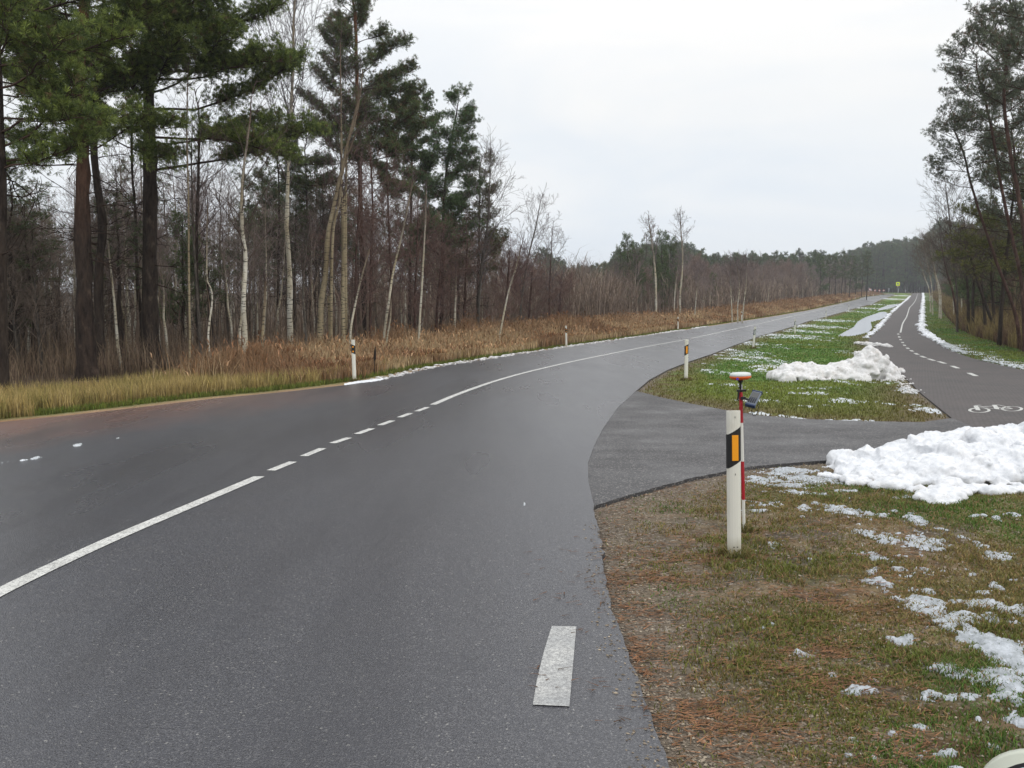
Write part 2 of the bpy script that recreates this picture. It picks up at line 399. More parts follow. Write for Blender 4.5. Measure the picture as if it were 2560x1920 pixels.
# ---- ground sheet
def asphalt_sd(x, y):
    """signed distance to any asphalt (negative inside)"""
    d = np.full(np.shape(x), 1e9); ins = np.zeros(np.shape(x), bool)
    for P in (ROAD_N, DRIVE_N, PATH_N):
        d = np.minimum(d, dist(P, x, y)); ins |= inside(P, x, y)
    return np.where(ins, -d, d)
def ground_z(x, y):
    x = np.asarray(x, float); y = np.asarray(y, float)
    sd = asphalt_sd(x, y)
    rel = (fbm(x * .5, y * .5, 3, 4) - .5) * .10 + (fbm(x * 3, y * 3, 9, 3) - .5) * .04
    rel = rel * smooth(0, 2.5, sd) - .005
    near = smooth(10, 6, y) * smooth(0, 1.2, sd)
    rel = rel + near * (fbm(x * 9, y * 9, 21, 3) - .5) * .045
    left = x < road_left(y)
    rel = rel - np.where(left, smooth(.5, 3.0, sd) * .25, 0)
    pd = np.minimum(dist(PUDDLE1, x, y), dist(PUDDLE2, x, y)); pin = inside(PUDDLE1, x, y) | inside(PUDDLE2, x, y)
    rel = np.where(pin, -.03, rel * smooth(0, 1.5, pd))
    rel = np.where(sd < 0, -.06 * smooth(0, .15, -sd) - .01, rel)
    return zp(y) + rel
def mixc(a, b, t): t = np.asarray(t)[..., None]; return np.asarray(a) * (1 - t) + np.asarray(b) * t
RAWSNOW = []
def ground_color(x, y):
    sd = asphalt_sd(x, y); left = x < road_left(y)
    n1 = fbm(x * .8, y * .8, 31, 4); n2 = fbm(x * 2.6, y * 2.6, 41, 4); n3 = fbm(x * 7, y * 7, 51, 3)
    pr_ = path_right(y)
    # right verge
    c = np.broadcast_to(np.array((.20, .160, .100)), x.shape + (3,)).copy()
    n4 = fbm(x * 5, y * 7, 57, 4)
    c = mixc(c, (.11, .08, .05), smooth(.50, .66, n4))
    c = mixc(c, (.115, .105, .085), smooth(.52, .64, fbm(x * 2.2 + 3, y * 2.8, 58, 4)) * .8)
    c = mixc(c, (.115, .118, .034), .75 * smooth(.42, .60, n1 * .6 + n2 * .4 + .05 * smooth(2.5, 6, x)))        # moss green
    c = mixc(c, (.235, .185, .105), smooth(.55, .64, fbm(x * 1.5 + 9, y * 1.5, 61, 4)) * smooth(6.3, 4.5, y) * .85)     # sandy
    c = mixc(c, (.19, .085, .045), smooth(.50, .80, fbm(x * 2.1, y * 4.0, 71, 5, .65)) * smooth(3.2, 1.0, x) * smooth(9, 7, y) * .6)  # needles
    g = smooth(3.0, 5.0, x - .12 * (y - 6)) * smooth(4, 7, y)
    c = mixc(c, mixc((.125, .135, .030), (.165, .135, .045), smooth(.4, .6, n2)), g * .8)
    mid = smooth(10.5, 12.5, y)
    gm = mixc((.13, .14, .036), (.10, .185, .036), smooth(13, 24, y))
    gm = mixc(gm, (.135, .16, .028), smooth(.45, .62, n1) * .8)
    gm = mixc(gm, (.115, .085, .045), smooth(1.6, .2, sd) * smooth(.3, .5, n2) * .9)
    c = mixc(c, gm, mid)
    # brown margin close to asphalt
    c = mixc(c, (.17, .145, .12), smooth(.35, .02, sd) * np.where(y < 40, 1, .5) * .8)
    c = mixc(c, (.165, .140, .115), smooth(1.0, .1, sd - .4 * n2) * smooth(10.2, 9, y) * .7)
    # beyond the path : grass strip then leaf litter
    rp = x - pr_
    far = (rp > .0) & (y > 18)
    cr = mixc((.062, .105, .022), (.085, .058, .032), smooth(2.2, 4.0, rp + n1))
    c = np.where(far[..., None], cr, c)
    # left
    dl = np.abs(sd)
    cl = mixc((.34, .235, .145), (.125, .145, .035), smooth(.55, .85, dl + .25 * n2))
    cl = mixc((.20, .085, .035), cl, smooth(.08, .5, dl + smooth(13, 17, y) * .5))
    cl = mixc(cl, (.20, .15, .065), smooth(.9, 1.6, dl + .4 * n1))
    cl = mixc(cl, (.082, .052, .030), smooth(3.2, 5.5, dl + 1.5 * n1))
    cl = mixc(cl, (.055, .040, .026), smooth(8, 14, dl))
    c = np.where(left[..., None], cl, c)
    return c * (1 + (n3 - .5) * .5)[..., None]

def build_ground():
    ys = [-6.0]
    while ys[-1] < 900: ys.append(ys[-1] + max(.055, .013 * abs(ys[-1] + 1)))
    ys = np.array(ys)
    us = np.concatenate([np.linspace(-3.5, -1.0, 26)[:-1], np.linspace(-1.0, 0, 60)[:-1], np.linspace(0, .75, 190)[:-1], np.linspace(.75, 3.0, 30)])
    U, Y = np.meshgrid(us, ys); X = U * (Y + 7)
    Z = ground_z(X, Y); C = ground_color(X, Y)
    n, m = X.shape
    V = np.stack([X, Y, Z], -1).reshape(-1, 3)
    i = np.arange(n * m).reshape(n, m)
    Fc = np.stack([i[:-1, :-1], i[:-1, 1:], i[1:, 1:], i[1:, :-1]], -1).reshape(-1)
    me = np_mesh('ground', V, Fc, 4, C.reshape(-1, 3))
    o = link('ground', me, M['ground'], smooth_=True); tag(o, kind='structure'); return o
build_ground()

tag(sheet('road', ROAD, .030, M['road']), kind='structure')
tag(sheet('driveway', DRIVE, .025, M['drive']), kind='structure')
tag(sheet('path', PATH, .020, M['path']), kind='structure')
for p_, l_ in ((PUDDLE1, 1), (PUDDLE2, 2)):
    tag(sheet('water', smooth_poly(p_ + [p_[0]], 2)[:-1], -.001, M['water'], 0), kind='structure')

# ---- painted markings
cl = smooth_poly(path_d([(-60, 1312), (0, 1279), (130, 1216), (260, 1157), (400, 1098), (560, 1030)]), 1)
items = [(cl, .115)]
for a, b in (((585, 1017), (633, 998)), ((656, 986), (697, 969)), ((718, 958), (754, 946)), ((771, 938), (804, 926)), ((821, 919), (848, 909)), ((863, 902), (887, 893)), ((900, 889), (924, 880))):
    items.append((path_d([a, b]), .098))
items.append((smooth_poly(path_d([(935, 874.5), (985, 853), (1040, 833), (1080, 820), (1130, 806), (1192, 791), (1260, 776), (1330, 762), (1400, 748), (1484, 733)]), 1), .12))
items.append((smooth_poly(path_d([(1493, 731), (1580, 712), (1642, 699), (1700, 685), (1745, 675.5), (1785, 665.5)]), 1), .12))
for a, b in (((1794, 663.3), (1806, 660.4)), ((1813, 658.4), (1823, 656)), ((1829, 654.6), (1838, 652.5)), ((1843, 651), (1851, 649.2)), ((1856, 648), (1864, 646.2)), ((1869, 645), (1877, 643.4))):
    items.append((path_d([a, b]), .14))
tag(strips('centre_line', items, .0345, M['paint']), 'white centre line, partly dashed, running along the curving asphalt road', 'road marking', kind='structure')
q = path_d([(1192, 1354), (1245, 1355), (1230, 1528), (1151, 1524), (1160, 1470), (1175, 1408)])
tag(sheet('worn_dash', q, .0345, M['worn'], 0), 'worn white edge dash near the right road edge', 'road marking', kind='structure')
# path markings
w = lambda x, y: G(1900 + x / 3.318, 600 + y / 3.318)
sol = [w(*p) for p in ((1312, 441), (1305, 455), (1298, 480), (1285, 510), (1262, 540), (1240, 560), (1228, 600), (1215, 640), (1195, 670), (1180, 700), (1165, 767))]
items = [(sol, .11)]
ds = [(1147, 779), (1155, 803), (1167, 826), (1183, 849), (1198, 872), (1225, 897), (1258, 918), (1298, 943), (1352, 967), (1420, 991), (1508, 1014), (1617, 1052), (1762, 1113)]
dw = [w(*p) for p in ds]
for i, p in enumerate(dw):
    a = dw[max(0, i - 1)]; b = dw[min(len(dw) - 1, i + 1)]; L = math.hypot(b[0] - a[0], b[1] - a[1]); t = ((b[0] - a[0]) / L, (b[1] - a[1]) / L)
    h = .62 if i > 1 else .9
    items.append(([(p[0] - t[0] * h, p[1] - t[1] * h), (p[0] + t[0] * h, p[1] + t[1] * h)], .13))
tag(strips('path_line', items, .0245, M['paint']), 'white dividing line of the cycle path, dashed in its near bend', 'road marking', kind='structure')
w7 = lambda x, y: G(2180 + x / 4.366, 700 + y / 4.366)
def stroke(pts, wd): return (pts, wd)
def wheel(cx, cy): return [w7(cx + 106 * math.cos(t), cy + 25 * math.sin(t)) for t in np.linspace(0, 2 * math.pi, 33)]
items = [(wheel(1172, 1417), .045), (wheel(1528, 1402), .045),
         ([w7(1160, 1418), w7(1132, 1370)], .07), ([w7(1125, 1367), w7(1188, 1363)], .05), ([w7(1150, 1384), w7(1345, 1371)], .04),
         ([w7(1335, 1362), w7(1368, 1408)], .07), ([w7(1315, 1363), w7(1385, 1361)], .05), ([w7(1172, 1380), w7(1365, 1408)], .03),
         ([w7(1350, 1380), w7(1420, 1398), w7(1528, 1402)], .035), ([w7(1365, 1408), w7(1450, 1410), w7(1528, 1402)], .035), ([w7(1385, 1363), w7(1440, 1376), w7(1528, 1402)], .03)]
def fine_ribbons(name, items, dz, material):
    V, Fc = [], []
    for k, (pts, wd) in enumerate(items):
        P = np.array(pts); T = np.gradient(P, axis=0); T /= np.hypot(T[:, 0], T[:, 1])[:, None] + 1e-9
        N = np.stack([-T[:, 1], T[:, 0]], 1) * wd / 2; base = len(V); n = len(P)
        for q_ in (P + N, P - N): V += [(x, y, float(zp(y)) + dz + k * .0004) for x, y in q_]
        Fc += [(base + i, base + n + i, base + n + i + 1, base + i + 1) for i in range(n - 1)]
    me = bpy.data.meshes.new(name); me.from_pydata(V, [], Fc); return link(name, me, material)
tag(fine_ribbons('bicycle_symbol', items, .0245, M['paint']), 'white bicycle symbol painted on the dark path', 'road marking', kind='structure')

# ------------------------------------------------------------------ snow
def snow_sheet(name, field, material, u0, u1, y0, y1, nu, ry, hmax=.03, zbase=ground_z):
    ys = [y0]
    while ys[-1] < y1: ys.append(ys[-1] * (1 + ry))
    us = np.linspace(u0, u1, nu); U, Y = np.meshgrid(us, np.array(ys)); X = U * Y
    h = field(X, Y); n, m = X.shape
    keep = (h > 0); fk = keep[:-1, :-1] | keep[1:, :-1] | keep[:-1, 1:] | keep[1:, 1:]
    Z = np.zeros_like(X); need = np.zeros_like(keep); need[:-1, :-1] |= fk; need[1:, :-1] |= fk; need[:-1, 1:] |= fk; need[1:, 1:] |= fk
    Z[need] = zbase(X[need], Y[need]) + np.where(h[need] > 0, .004 + np.minimum(h[need], hmax), -.012)
    idx = np.full(n * m, -1); nz_ = np.flatnonzero(need.ravel()); idx[nz_] = np.arange(len(nz_))
    V = np.stack([X, Y, Z], -1).reshape(-1, 3)[nz_]
    i = np.arange(n * m).reshape(n, m)
    Fc = np.stack([i[:-1, :-1], i[:-1, 1:], i[1:, 1:], i[1:, :-1]], -1)[fk]
    me = np_mesh(name, V, idx[Fc].ravel(), 4); return link(name, me, material, smooth_=True)
# patches: (cx, cy, rx, ry, strength) in the 2212 view, mapped to the ground
PB = [(1720, 1012, 80, 13, 1.0), (1640, 1030, 55, 10, .9), (1760, 1030, 55, 12, 1.0), (1690, 1042, 60, 7, .8), (1665, 1082, 40, 9, .75), (1800, 1020, 40, 12, .8), (1580, 1038, 16, 4, .7),
      (1725, 1058, 70, 4, .7), (1830, 1100, 45, 13, .9), (1890, 1103, 60, 7, .8), (1972, 1111, 30, 14, 1.0), (1860, 1138, 40, 12, .75), (1900, 1160, 25, 22, .75),
      (1925, 1165, 30, 20, .8), (1990, 1170, 60, 22, .95), (1895, 1200, 30, 18, .8), (2150, 1195, 45, 13, .85), (1870, 1232, 35, 12, .7), (1905, 1252, 40, 14, .95), (1980, 1232, 55, 10, .7),
      (1970, 1268, 28, 12, .8), (2010, 1300, 60, 26, 1.05), (2060, 1330, 60, 30, 1.15), (2110, 1370, 60, 34, 1.2), (2170, 1400, 60, 36, 1.2), (2150, 1330, 50, 16, .9), (2190, 1310, 60, 18, .9),
      (2200, 1450, 60, 30, 1.0), (2100, 1300, 50, 12, .8), (2120, 1450, 70, 26, .95), (2050, 1430, 50, 18, .7), (2050, 1495, 60, 16, .85), (2180, 1500, 50, 22, .9), (2210, 1540, 40, 24, .9), (2180, 1480, 40, 30, .9),
      (1850, 1480, 60, 20, .62), (1950, 1370, 40, 10, .8), (1905, 1520, 40, 8, .7), (2080, 1500, 60, 8, .5), (1860, 1580, 50, 16, .85), (1905, 1590, 40, 10, .65), (1670, 1334, 14, 4, .9), (1650, 1345, 6, 3, .9),
      (1840, 1615, 14, 9, .8), (1990, 1560, 20, 12, .9), (2045, 1605, 60, 9, .7), (2150, 1610, 25, 10, .85), (2100, 1570, 30, 8, .75), (1700, 1190, 22, 5, .6), (1645, 1210, 20, 5, .6), (2070, 1570, 14, 8, .8), (1990, 1620, 16, 10, .7), (2110, 1545, 22, 9, .8), (1930, 1570, 16, 8, .9), (1885, 1615, 20, 9, .7)]
def near_field(X, Y):
    h = np.full(X.shape, -.0)
    for cx, cy, rx, ry, s in PB:
        x, y = D(cx, cy); wx = rx * K / F * y; wy = ry * K / (F * HC) * y * y
        h = np.maximum(h, s * np.exp(-(((X - x) / wx) ** 2 + ((Y - y) / wy) ** 2) * .8))
    n = fbm(X * 4.2, Y * 5.2, 101, 5, .68); n2 = fbm(X * 17, Y * 22, 111, 4, .7)
    v = h * .9 - .57 + (n - .5) * 1.5 + (n2 - .5) * 1.25
    v = np.where(h < .12, -1, v)
    sp = (fbm(X * 7, Y * 7, 131, 3) - .745) * 3 + (n2 - .5) * .4          # small stray clumps
    sp = np.where((X > .18 * Y + .6), sp, -1) - smooth(4.5, 3, X) * .05
    v = np.maximum(v, sp - .04)
    v = np.where(asphalt_sd(X, Y) > .06, v, -1)
    return v * .035
tag(snow_sheet('snow_patches', near_field, M['snow_near'], .10, .64, 2.6, 11.5, 860, .0028, .022), 'thin broken snow patches lying in the grass of the near verge', 'snow', kind='stuff')
MB = [(1640, 775, 80, 14, .85), (1600, 760, 60, 9, .75), (1560, 800, 50, 8, .6), (1660, 800, 60, 9, .7), (1620, 740, 50, 6, .75), (1700, 725, 70, 8, .9), (1760, 704, 60, 5, 1.0), (1800, 692, 50, 4, 1.0), (1735, 714, 50, 5, .9), (1840, 672, 30, 3, .9),
      (1870, 665, 30, 2.5, 1.1), (1885, 657, 25, 2, 1.2), (1910, 645, 25, 2, 1.2), (1930, 638, 18, 2, 1.2),
      (1590, 830, 50, 8, .55), (1700, 835, 100, 5, .75), (1850, 822, 110, 5, .6), (1650, 862, 70, 5, .75), (1780, 848, 90, 4, .65), (1830, 862, 60, 5, .7), (1930, 862, 60, 5, .6), (1780, 872, 60, 3, .55), (1645, 889, 28, 4, 1.1), (1735, 902, 16, 3, 1.0), (1970, 870, 40, 5, .8), (2025, 885, 38, 9, 1.15), (1990, 882, 40, 4, .8),
      (1810, 792, 100, 5, .9), (1940, 790, 20, 8, 1.0), (1955, 808, 25, 12, .9), (1980, 842, 40, 10, .75), (1700, 895, 30, 2.5, .8), (1850, 905, 60, 2, .8), (1850, 762, 50, 10, .6), (1630, 790, 80, 8, .8), (1745, 742, 30, 4, .6), (1680, 750, 40, 4, .5)]
def mid_field(X, Y):
    h = np.zeros(X.shape)
    for cx, cy, rx, ry, s in MB:
        x, y = D(cx, cy); x2, y2 = D(cx, cy - ry); wy = max(.25, y2 - y); wx = rx * K / F * y
        h = np.maximum(h, s * np.exp(-(((X - x) / wx) ** 2 + ((Y - y) / wy) ** 2) * .8))
    n = fbm(X * 1.8, Y * .8, 141, 5, .65); n2 = fbm(X * 10, Y * 5, 151, 4, .7)
    v = h * .84 - .54 + (n - .5) * 1.25 + (n2 - .5) * .95
    v = np.where(h < .12, -1, v)
    pr_ = path_right(Y); k = np.exp(-((X - pr_ - .9) / .8) ** 2) * (Y > 22) * (Y < 45)
    v = np.maximum(v, np.where(k > .1, k * .36 - .42 + (n - .5) * 1.1 + (n2 - .5) * .7, -1))
    v = np.where((asphalt_sd(X, Y) > .05) & ~inside(PUDDLE1, X, Y) & ~inside(PUDDLE2, X, Y), v, -1)
    return v * .05
tag(snow_sheet('snow_patches', mid_field, M['snow_thin'], .10, .68, 11.5, 330, 760, .0036, .022), 'thin melting snow streaks on the grass between road and path', 'snow', kind='stuff')

def lumps(name, pts, size, material, n_per_m=6, seed=1, flat=.6, spread=.5):
    """ridge of ploughed snow lumps along a line"""
    r = np.random.default_rng(seed); P = np.array(densify(pts, .3)); bm = bmesh.new()
    L = sum(math.hypot(*(P[i + 1] - P[i])) for i in range(len(P) - 1)); N = int(min(2600, L * n_per_m))
    for k in range(N):
        t = r.random() * (len(P) - 1); i = int(t); p = P[i] + (P[i + 1] - P[i]) * (t - i)
        f = .35 + .65 * vn(np.array(t * .11), np.array(3.3), seed)
        g_ = vn(np.array(t * .05), np.array(9.3), seed + 5)
        if g_ < .18: continue
        s = size * f * (.35 + r.random() ** 2 * .9) * (1 + p[1] * .0015)
        x, y = p[0] + r.normal() * size * spread, p[1] + r.normal() * size * spread
        mt = Matrix.Translation((x, y, float(zp(y)) + .02 + s * .2)) @ Matrix.Rotation(r.random() * 6.28, 4, 'Z') @ Matrix.Diagonal((s * (.7 + r.random()), s * (.6 + r.random() * .7), s * flat * (.6 + .6 * r.random()), 1))
        q = bmesh.ops.create_icosphere(bm, subdivisions=1, radius=1, matrix=mt)
        for v in q['verts']: v.co += Vector(r.normal(size=3)) * s * .12
    me = bpy.data.meshes.new(name); bm.to_mesh(me); bm.free(); return link(name, me, material, smooth_=True)
off = lambda pts, d: [(p[0] + d, p[1]) for p in pts]
tag(lumps('snow_ridge', off(P_R[0:6], .25), .21, M['snow'], 9, 3, .65), 'white ridge of ploughed snow along the right edge of the far path', 'snow ridge')
tag(lumps('snow_ridge', off(P_R[5:8], .25), .17, M['snow'], 15, 4, .7, .6), 'clumpy snow beside the right path edge where the dashed line begins', 'snow', kind='stuff')
tag(lumps('snow_ridge', off(P_R[7:12], .25), .075, M['snow_thin'], 34, 5, .6, 1.6), 'low crumbly snow along the near right edge of the path', 'snow', kind='stuff')
tag(lumps('snow_ridge', off(P_L[8:15], -.25), .17, M['snow'], 8, 6, .55), 'broken white snow ridge along the left edge of the far path', 'snow ridge')
tag(lumps('snow_ridge', off(P_L[3:6], -.2), .055, M['snow_dirty'], 34, 7, .6, 1.6), 'small dirty snow lumps along the left path edge below the pile', 'snow', kind='stuff')
x_, y_ = D(1972, 631.8)
tag(lumps('snow_ridge', [(x_ - 3, y_), (x_ + 2.5, y_)], .7, M['snow_dirty'], 8, 11, .7), 'snow heap at the far end of the path before the dark wood', 'snow ridge')
x_, y_ = D(1884, 745)
tag(lumps('snow_ridge', [(x_ - .2, y_ - 2.5), (x_ - .1, y_), (x_ - .1, y_ + 2)], .25, M['snow_dirty'], 16, 12, .7), 'small heap of dirty snow at the path corner behind the pile', 'snow ridge')
le = [p for p in L_EDGE if 21 < p[1] < 75]
tag(lumps('snow_ridge', off(densify(le, 3), -.12), .10, M['snow_dirty'], 26, 8, .25, 1.2), 'thin whitish snow line along the left road edge by the reflector posts', 'snow', kind='stuff')
x0_, y0_ = D(745, 830); x1_, y1_ = D(832, 818)
tag(snow_sheet('snow_patches', lambda X, Y: np.where(np.abs(X - np.interp(Y, [y0_, y1_], [x0_, x1_])) < .02 + .16 * np.sin(np.clip((Y - y0_) / (y1_ - y0_), 0, 1) * 3.14) + .06 * (vn(X * 9, Y * 9, 5) - .5), .01, -1) * ((Y > y0_) & (Y < y1_)),
    M['snow'], -.25, -.08, 18, 26, 400, .004, .012, lambda x, y: zp(y) + .03), 'thin white snow wedge on the asphalt below the left reflector post', 'snow', kind='stuff')
def crumbs(X, Y):
    v = np.full(X.shape, -1.0)
    for cx, cy, rx, ry in ((10, 999, 6, 2.5), (50, 995, 7, 1.5), (78, 990, 8, 3), (168, 962, 8, 2.5), (257, 946, 4, 1.6), (1243, 1191, 10, 3), (1133, 1090, 3, 1.5)):
        x, y = D(cx, cy); wx = rx * K / F * y; wy = ry * K / (F * HC) * y * y
        v = np.maximum(v, 1 - ((X - x) / wx) ** 2 - ((Y - y) / wy) ** 2)
    return (v + (fbm(X * 22, Y * 22, 77, 3) - .62) * np.where(v > -.6, 4.2, 0)) * .02
tag(snow_sheet('snow_patches', crumbs, M['snow_thin'], -.70, .02, 7, 16, 1100, .003, .01, lambda x, y: zp(y) + .03), 'stray crumbs of snow lying on the asphalt', 'snow', kind='stuff')

# ---- snow piles: chunk clusters fused by a voxel remesh
def pile(name, chunks, material, voxel, seed, rough=.05, cut=None):
    r = np.random.default_rng(seed); bm = bmesh.new()
    for x, y, z, sx, sy, sz in chunks:
        mt = Matrix.Translation((x, y, z)) @ Matrix.Rotation(r.random() * .8 - .4, 4, 'Z') @ Matrix.Rotation(r.random() * .6 - .3, 4, 'Y') @ Matrix.Diagonal((sx, sy, sz, 1))
        q = bmesh.ops.create_icosphere(bm, subdivisions=2, radius=1, matrix=mt)
        s = min(sx, sy, sz)
        for v in q['verts']: v.co += Vector(r.normal(size=3)) * s * .10
    me = bpy.data.meshes.new(name); bm.to_mesh(me); bm.free(); o = link(name, me, material)
    md = o.modifiers.new('r', 'REMESH'); md.mode = 'VOXEL'; md.voxel_size = voxel; md.use_smooth_shade = True
    for k, (sc, st, ty) in enumerate(((.45, rough * 1.8, 'CLOUDS'), (.11, rough * 1.1, 'CLOUDS'), (.035, rough * .55, 'CLOUDS'))):
        t = bpy.data.textures.new(f'{name}_t{k}', ty); t.noise_scale = sc; t.noise_depth = 3; t.noise_basis = 'BLENDER_ORIGINAL'
        d = o.modifiers.new(f'd{k}', 'DISPLACE'); d.texture = t; d.strength = st; d.texture_coords = 'GLOBAL'; d.mid_level = .5
    return o
# near pile: crest heights along X from the photograph's outline
r = np.random.default_rng(42)
cx_ = np.array([3.3, 3.58, 3.8, 4.1, 4.34, 4.54, 4.6, 4.72, 4.86, 5.24, 6.4, 7.4]); cz_ = np.array([.0, .06, .15, .25, .30, .32, .40, .30, .37, .37, .40, .35])
ch = []
for k in range(520):
    t = r.random(); x = 3.4 + 4.2 * t; yb = 9.0 + .1 * (x - 3); H_ = float(np.interp(x, cx_, cz_)); wdt = .30 + .60 * min(1, (x - 3.3) / .9)
    v = r.random() * 2 - 1; y = yb + v * wdt * (1.25 if v < 0 else .8)
    h = H_ * (1 - abs(v) ** 1.6) + (.03 if r.random() < .25 else 0); s = .035 + .12 * r.random() ** 2.6
    ch.append((x, y, max(.0, h - s * .6), s * (1 + .8 * r.random()), s * (1 + .6 * r.random()), s * (.7 + .5 * r.random())))
for k in range(120):
    x = 3.4 + 4.2 * k / 119; H_ = float(np.interp(x, cx_, cz_)); yb = 9.0 + .1 * (x - 3); wdt = .30 + .60 * min(1, (x - 3.3) / .9)
    ch.append((x, yb - .1, -.02, .16, wdt * .95, H_ * .86))
for x, y in ((3.22, 8.45), (3.4, 8.25), (3.6, 8.15), (3.75, 7.95), (3.78, 7.7), (3.72, 7.6), (3.9, 7.75), (4.1, 7.85), (4.4, 7.95), (4.7, 8.0), (5.3, 8.0), (5.7, 7.9), (3.3, 8.6)):
    for q_ in range(5):
        s = .04 + .07 * r.random(); ch.append((x + r.normal() * .10, y + r.normal() * .08, .01, s * 1.3, s, s * .7))
tag(pile('snow_pile', ch, M['snow_pile'], .020, 1, .055), 'large bright white snow pile at the right edge of the photo beside the driveway', 'snow pile')
# distant pile
ch = []
base_y = 21.6
def px2x(px, Y): return (px * K - CX) / F * Y
ox = np.array([1672, 1690, 1705, 1745, 1775, 1800, 1835, 1855, 1880, 1890, 1905, 1925]); oz = np.array([.12, .3, .36, .42, .36, .38, .46, .62, .82, .80, .62, .25])
for k in range(330):
    px = 1675 + 250 * r.random(); H_ = float(np.interp(px, ox, oz)); v = r.random() * 2 - 1; s = .05 + .15 * r.random() ** 3
    h = H_ * (1 - abs(v) ** 1.8) * .92
    ch.append((px2x(px, base_y), base_y + v * .55, max(.02, h - s * .6), s * 1.2, s, s * .95))
for px, zc, s in ((1700, .17, .20), (1724, .20, .24), (1758, .18, .21), (1790, .16, .2), (1815, .18, .21), (1845, .25, .25), (1868, .36, .30), (1880, .5, .28), (1890, .35, .28), (1905, .2, .22), (1683, .1, .14), (1775, .1, .2)):
    ch.append((px2x(px, base_y), base_y, zc, s, s * 1.3, s * 1.05))
for k in range(60):
    px = 1678 + 244 * k / 59; ch.append((px2x(px, base_y), base_y, .0, .16, .42, .10 + .55 * float(np.interp(px, ox, oz))))
ch.append((px2x(1880, base_y), base_y, .72, .10, .10, .13)); ch.append((px2x(1906, base_y), base_y - .3, .5, .05, .05, .16))
for px, py in ((1895, 795), (1905, 800), (1915, 806), (1925, 812), (1900, 808), (1910, 815), (1920, 803)):
    x, y = D(px, py)
    for q_ in range(7):
        s = .05 + .08 * r.random(); ch.append((x + r.normal() * .1, y + r.normal() * .3, .05, s * 1.2, s, s))
tag(pile('snow_pile', ch, M['snow_dirty'], .035, 2, .07), 'lumpy dirty snow pile on the green strip between road and path', 'snow pile')
# ------------------------------------------------------------------ plants made of many small faces
def blades(P, H, Wd, lean, az, col, tipcol=None, mid=.55, ang=None):
    """P (n,3) bases; bent two-segment blades -> verts, faces, sizes, colours"""
    n = len(P); ang = rng.random(n) * np.pi if ang is None else ang
    dx = np.stack([np.cos(ang), np.sin(ang), np.zeros(n)], 1) * (Wd / 2)[:, None]
    ld_ = np.stack([np.cos(az), np.sin(az), np.zeros(n)], 1)
    up = np.zeros((n, 3)); up[:, 2] = 1
    Mp = P + up * (H * mid)[:, None] + ld_ * (lean * H * .3)[:, None]
    Tp = P + up * (H * (1 - .25 * lean))[:, None] + ld_ * (lean * H)[:, None]
    V = np.stack([P - dx, P + dx, Mp + dx * .8, Mp - dx * .8, Tp], 1).reshape(-1, 3)
    b = (np.arange(n) * 5)[:, None]
    q = b + np.array([0, 1, 2, 3]); t = b + np.array([3, 2, 4])
    Fc = np.concatenate([q, t], 1).ravel(); sizes = np.tile([4, 3], n)
    tc_ = col if tipcol is None else tipcol
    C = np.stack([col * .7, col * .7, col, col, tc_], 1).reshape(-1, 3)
    return V, Fc, sizes, C
def merge(parts):
    V, Fc, Sz, C = [], [], [], []; o = 0
    for v, f, s, c in parts:
        V.append(v); Fc.append(f + o); Sz.append(s); C.append(c); o += len(v)
    return np.concatenate(V), np.concatenate(Fc), np.concatenate(Sz).astype(np.int32), np.concatenate(C)
def scatter_uy(n, u0, u1, y0, y1, p=1.0):
    """points roughly even in screen space (log depth)"""
    y = y0 * (y1 / y0) ** (rng.random(n) ** p); x = (u0 + (u1 - u0) * rng.random(n)) * y
    return x, y
def tri_bits(P, L, Wd, az, col, el=None):
    n = len(P); d = np.stack([np.cos(az), np.sin(az), np.zeros(n) if el is None else el], 1) * L[:, None]
    s = np.stack([-np.sin(az), np.cos(az), np.zeros(n)], 1) * (Wd / 2)[:, None]
    V = np.stack([P - s, P + s, P + d + s * .4], 1).reshape(-1, 3)
    return V, np.arange(n * 3), np.full(n, 3), np.repeat(col, 3, 0)

def near_grass():
    x, y = scatter_uy(300000, .02, .66, 2.7, 11.5)
    sd = asphalt_sd(x, y); n1 = fbm(x * .8, y * .8, 31, 4); n2 = fbm(x * 2.6, y * 2.6, 41, 4)
    n5 = fbm(x * 6, y * 7, 57, 3)
    dens = smooth(.34, .60, n1 * .35 + n2 * .3 + n5 * .35 + .12 * smooth(2.0, 6, x)) * .95
    dens = np.maximum(dens, smooth(3.0, 5.0, x - .12 * (y - 6)) * smooth(4.5, 7, y) * .9)
    dens *= smooth(.05, .9, sd) * .9 + .04
    k = (rng.random(len(x)) < dens) & (sd > .03); x, y = x[k], y[k]; n = len(x)
    P = np.stack([x, y, ground_z(x, y) - .003], 1)
    c = mixc((.145, .160, .034), (.25, .185, .075), np.clip(rng.random(n) ** 1.2 * smooth(.3, .65, fbm(x * 1.4, y * 1.4, 91, 3)) * 1.6, 0, 1))
    c = mixc(c, (.095, .165, .030), smooth(.5, .7, fbm(x, y, 95, 3)))
    c = mixc(c, (.27, .17, .085), (rng.random(n) < .22) * .9)
    c *= (.6 + .8 * rng.random(n))[:, None]
    H = (.010 + .024 * rng.random(n) ** 1.5) * (1 + .6 * smooth(.5, .7, fbm(x * 2, y * 2, 96, 3)))
    return blades(P, H, .0035 + .0012 * y * (.7 + .6 * rng.random(n)) * .5, .3 + .6 * rng.random(n), rng.random(n) * 6.28, c)
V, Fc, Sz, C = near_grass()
tag(link('verge_grass', np_mesh('verge_grass', V, Fc, Sz, C), M['blade']), 'short mossy green and tan grass on the near right verge', 'grass', kind='stuff')

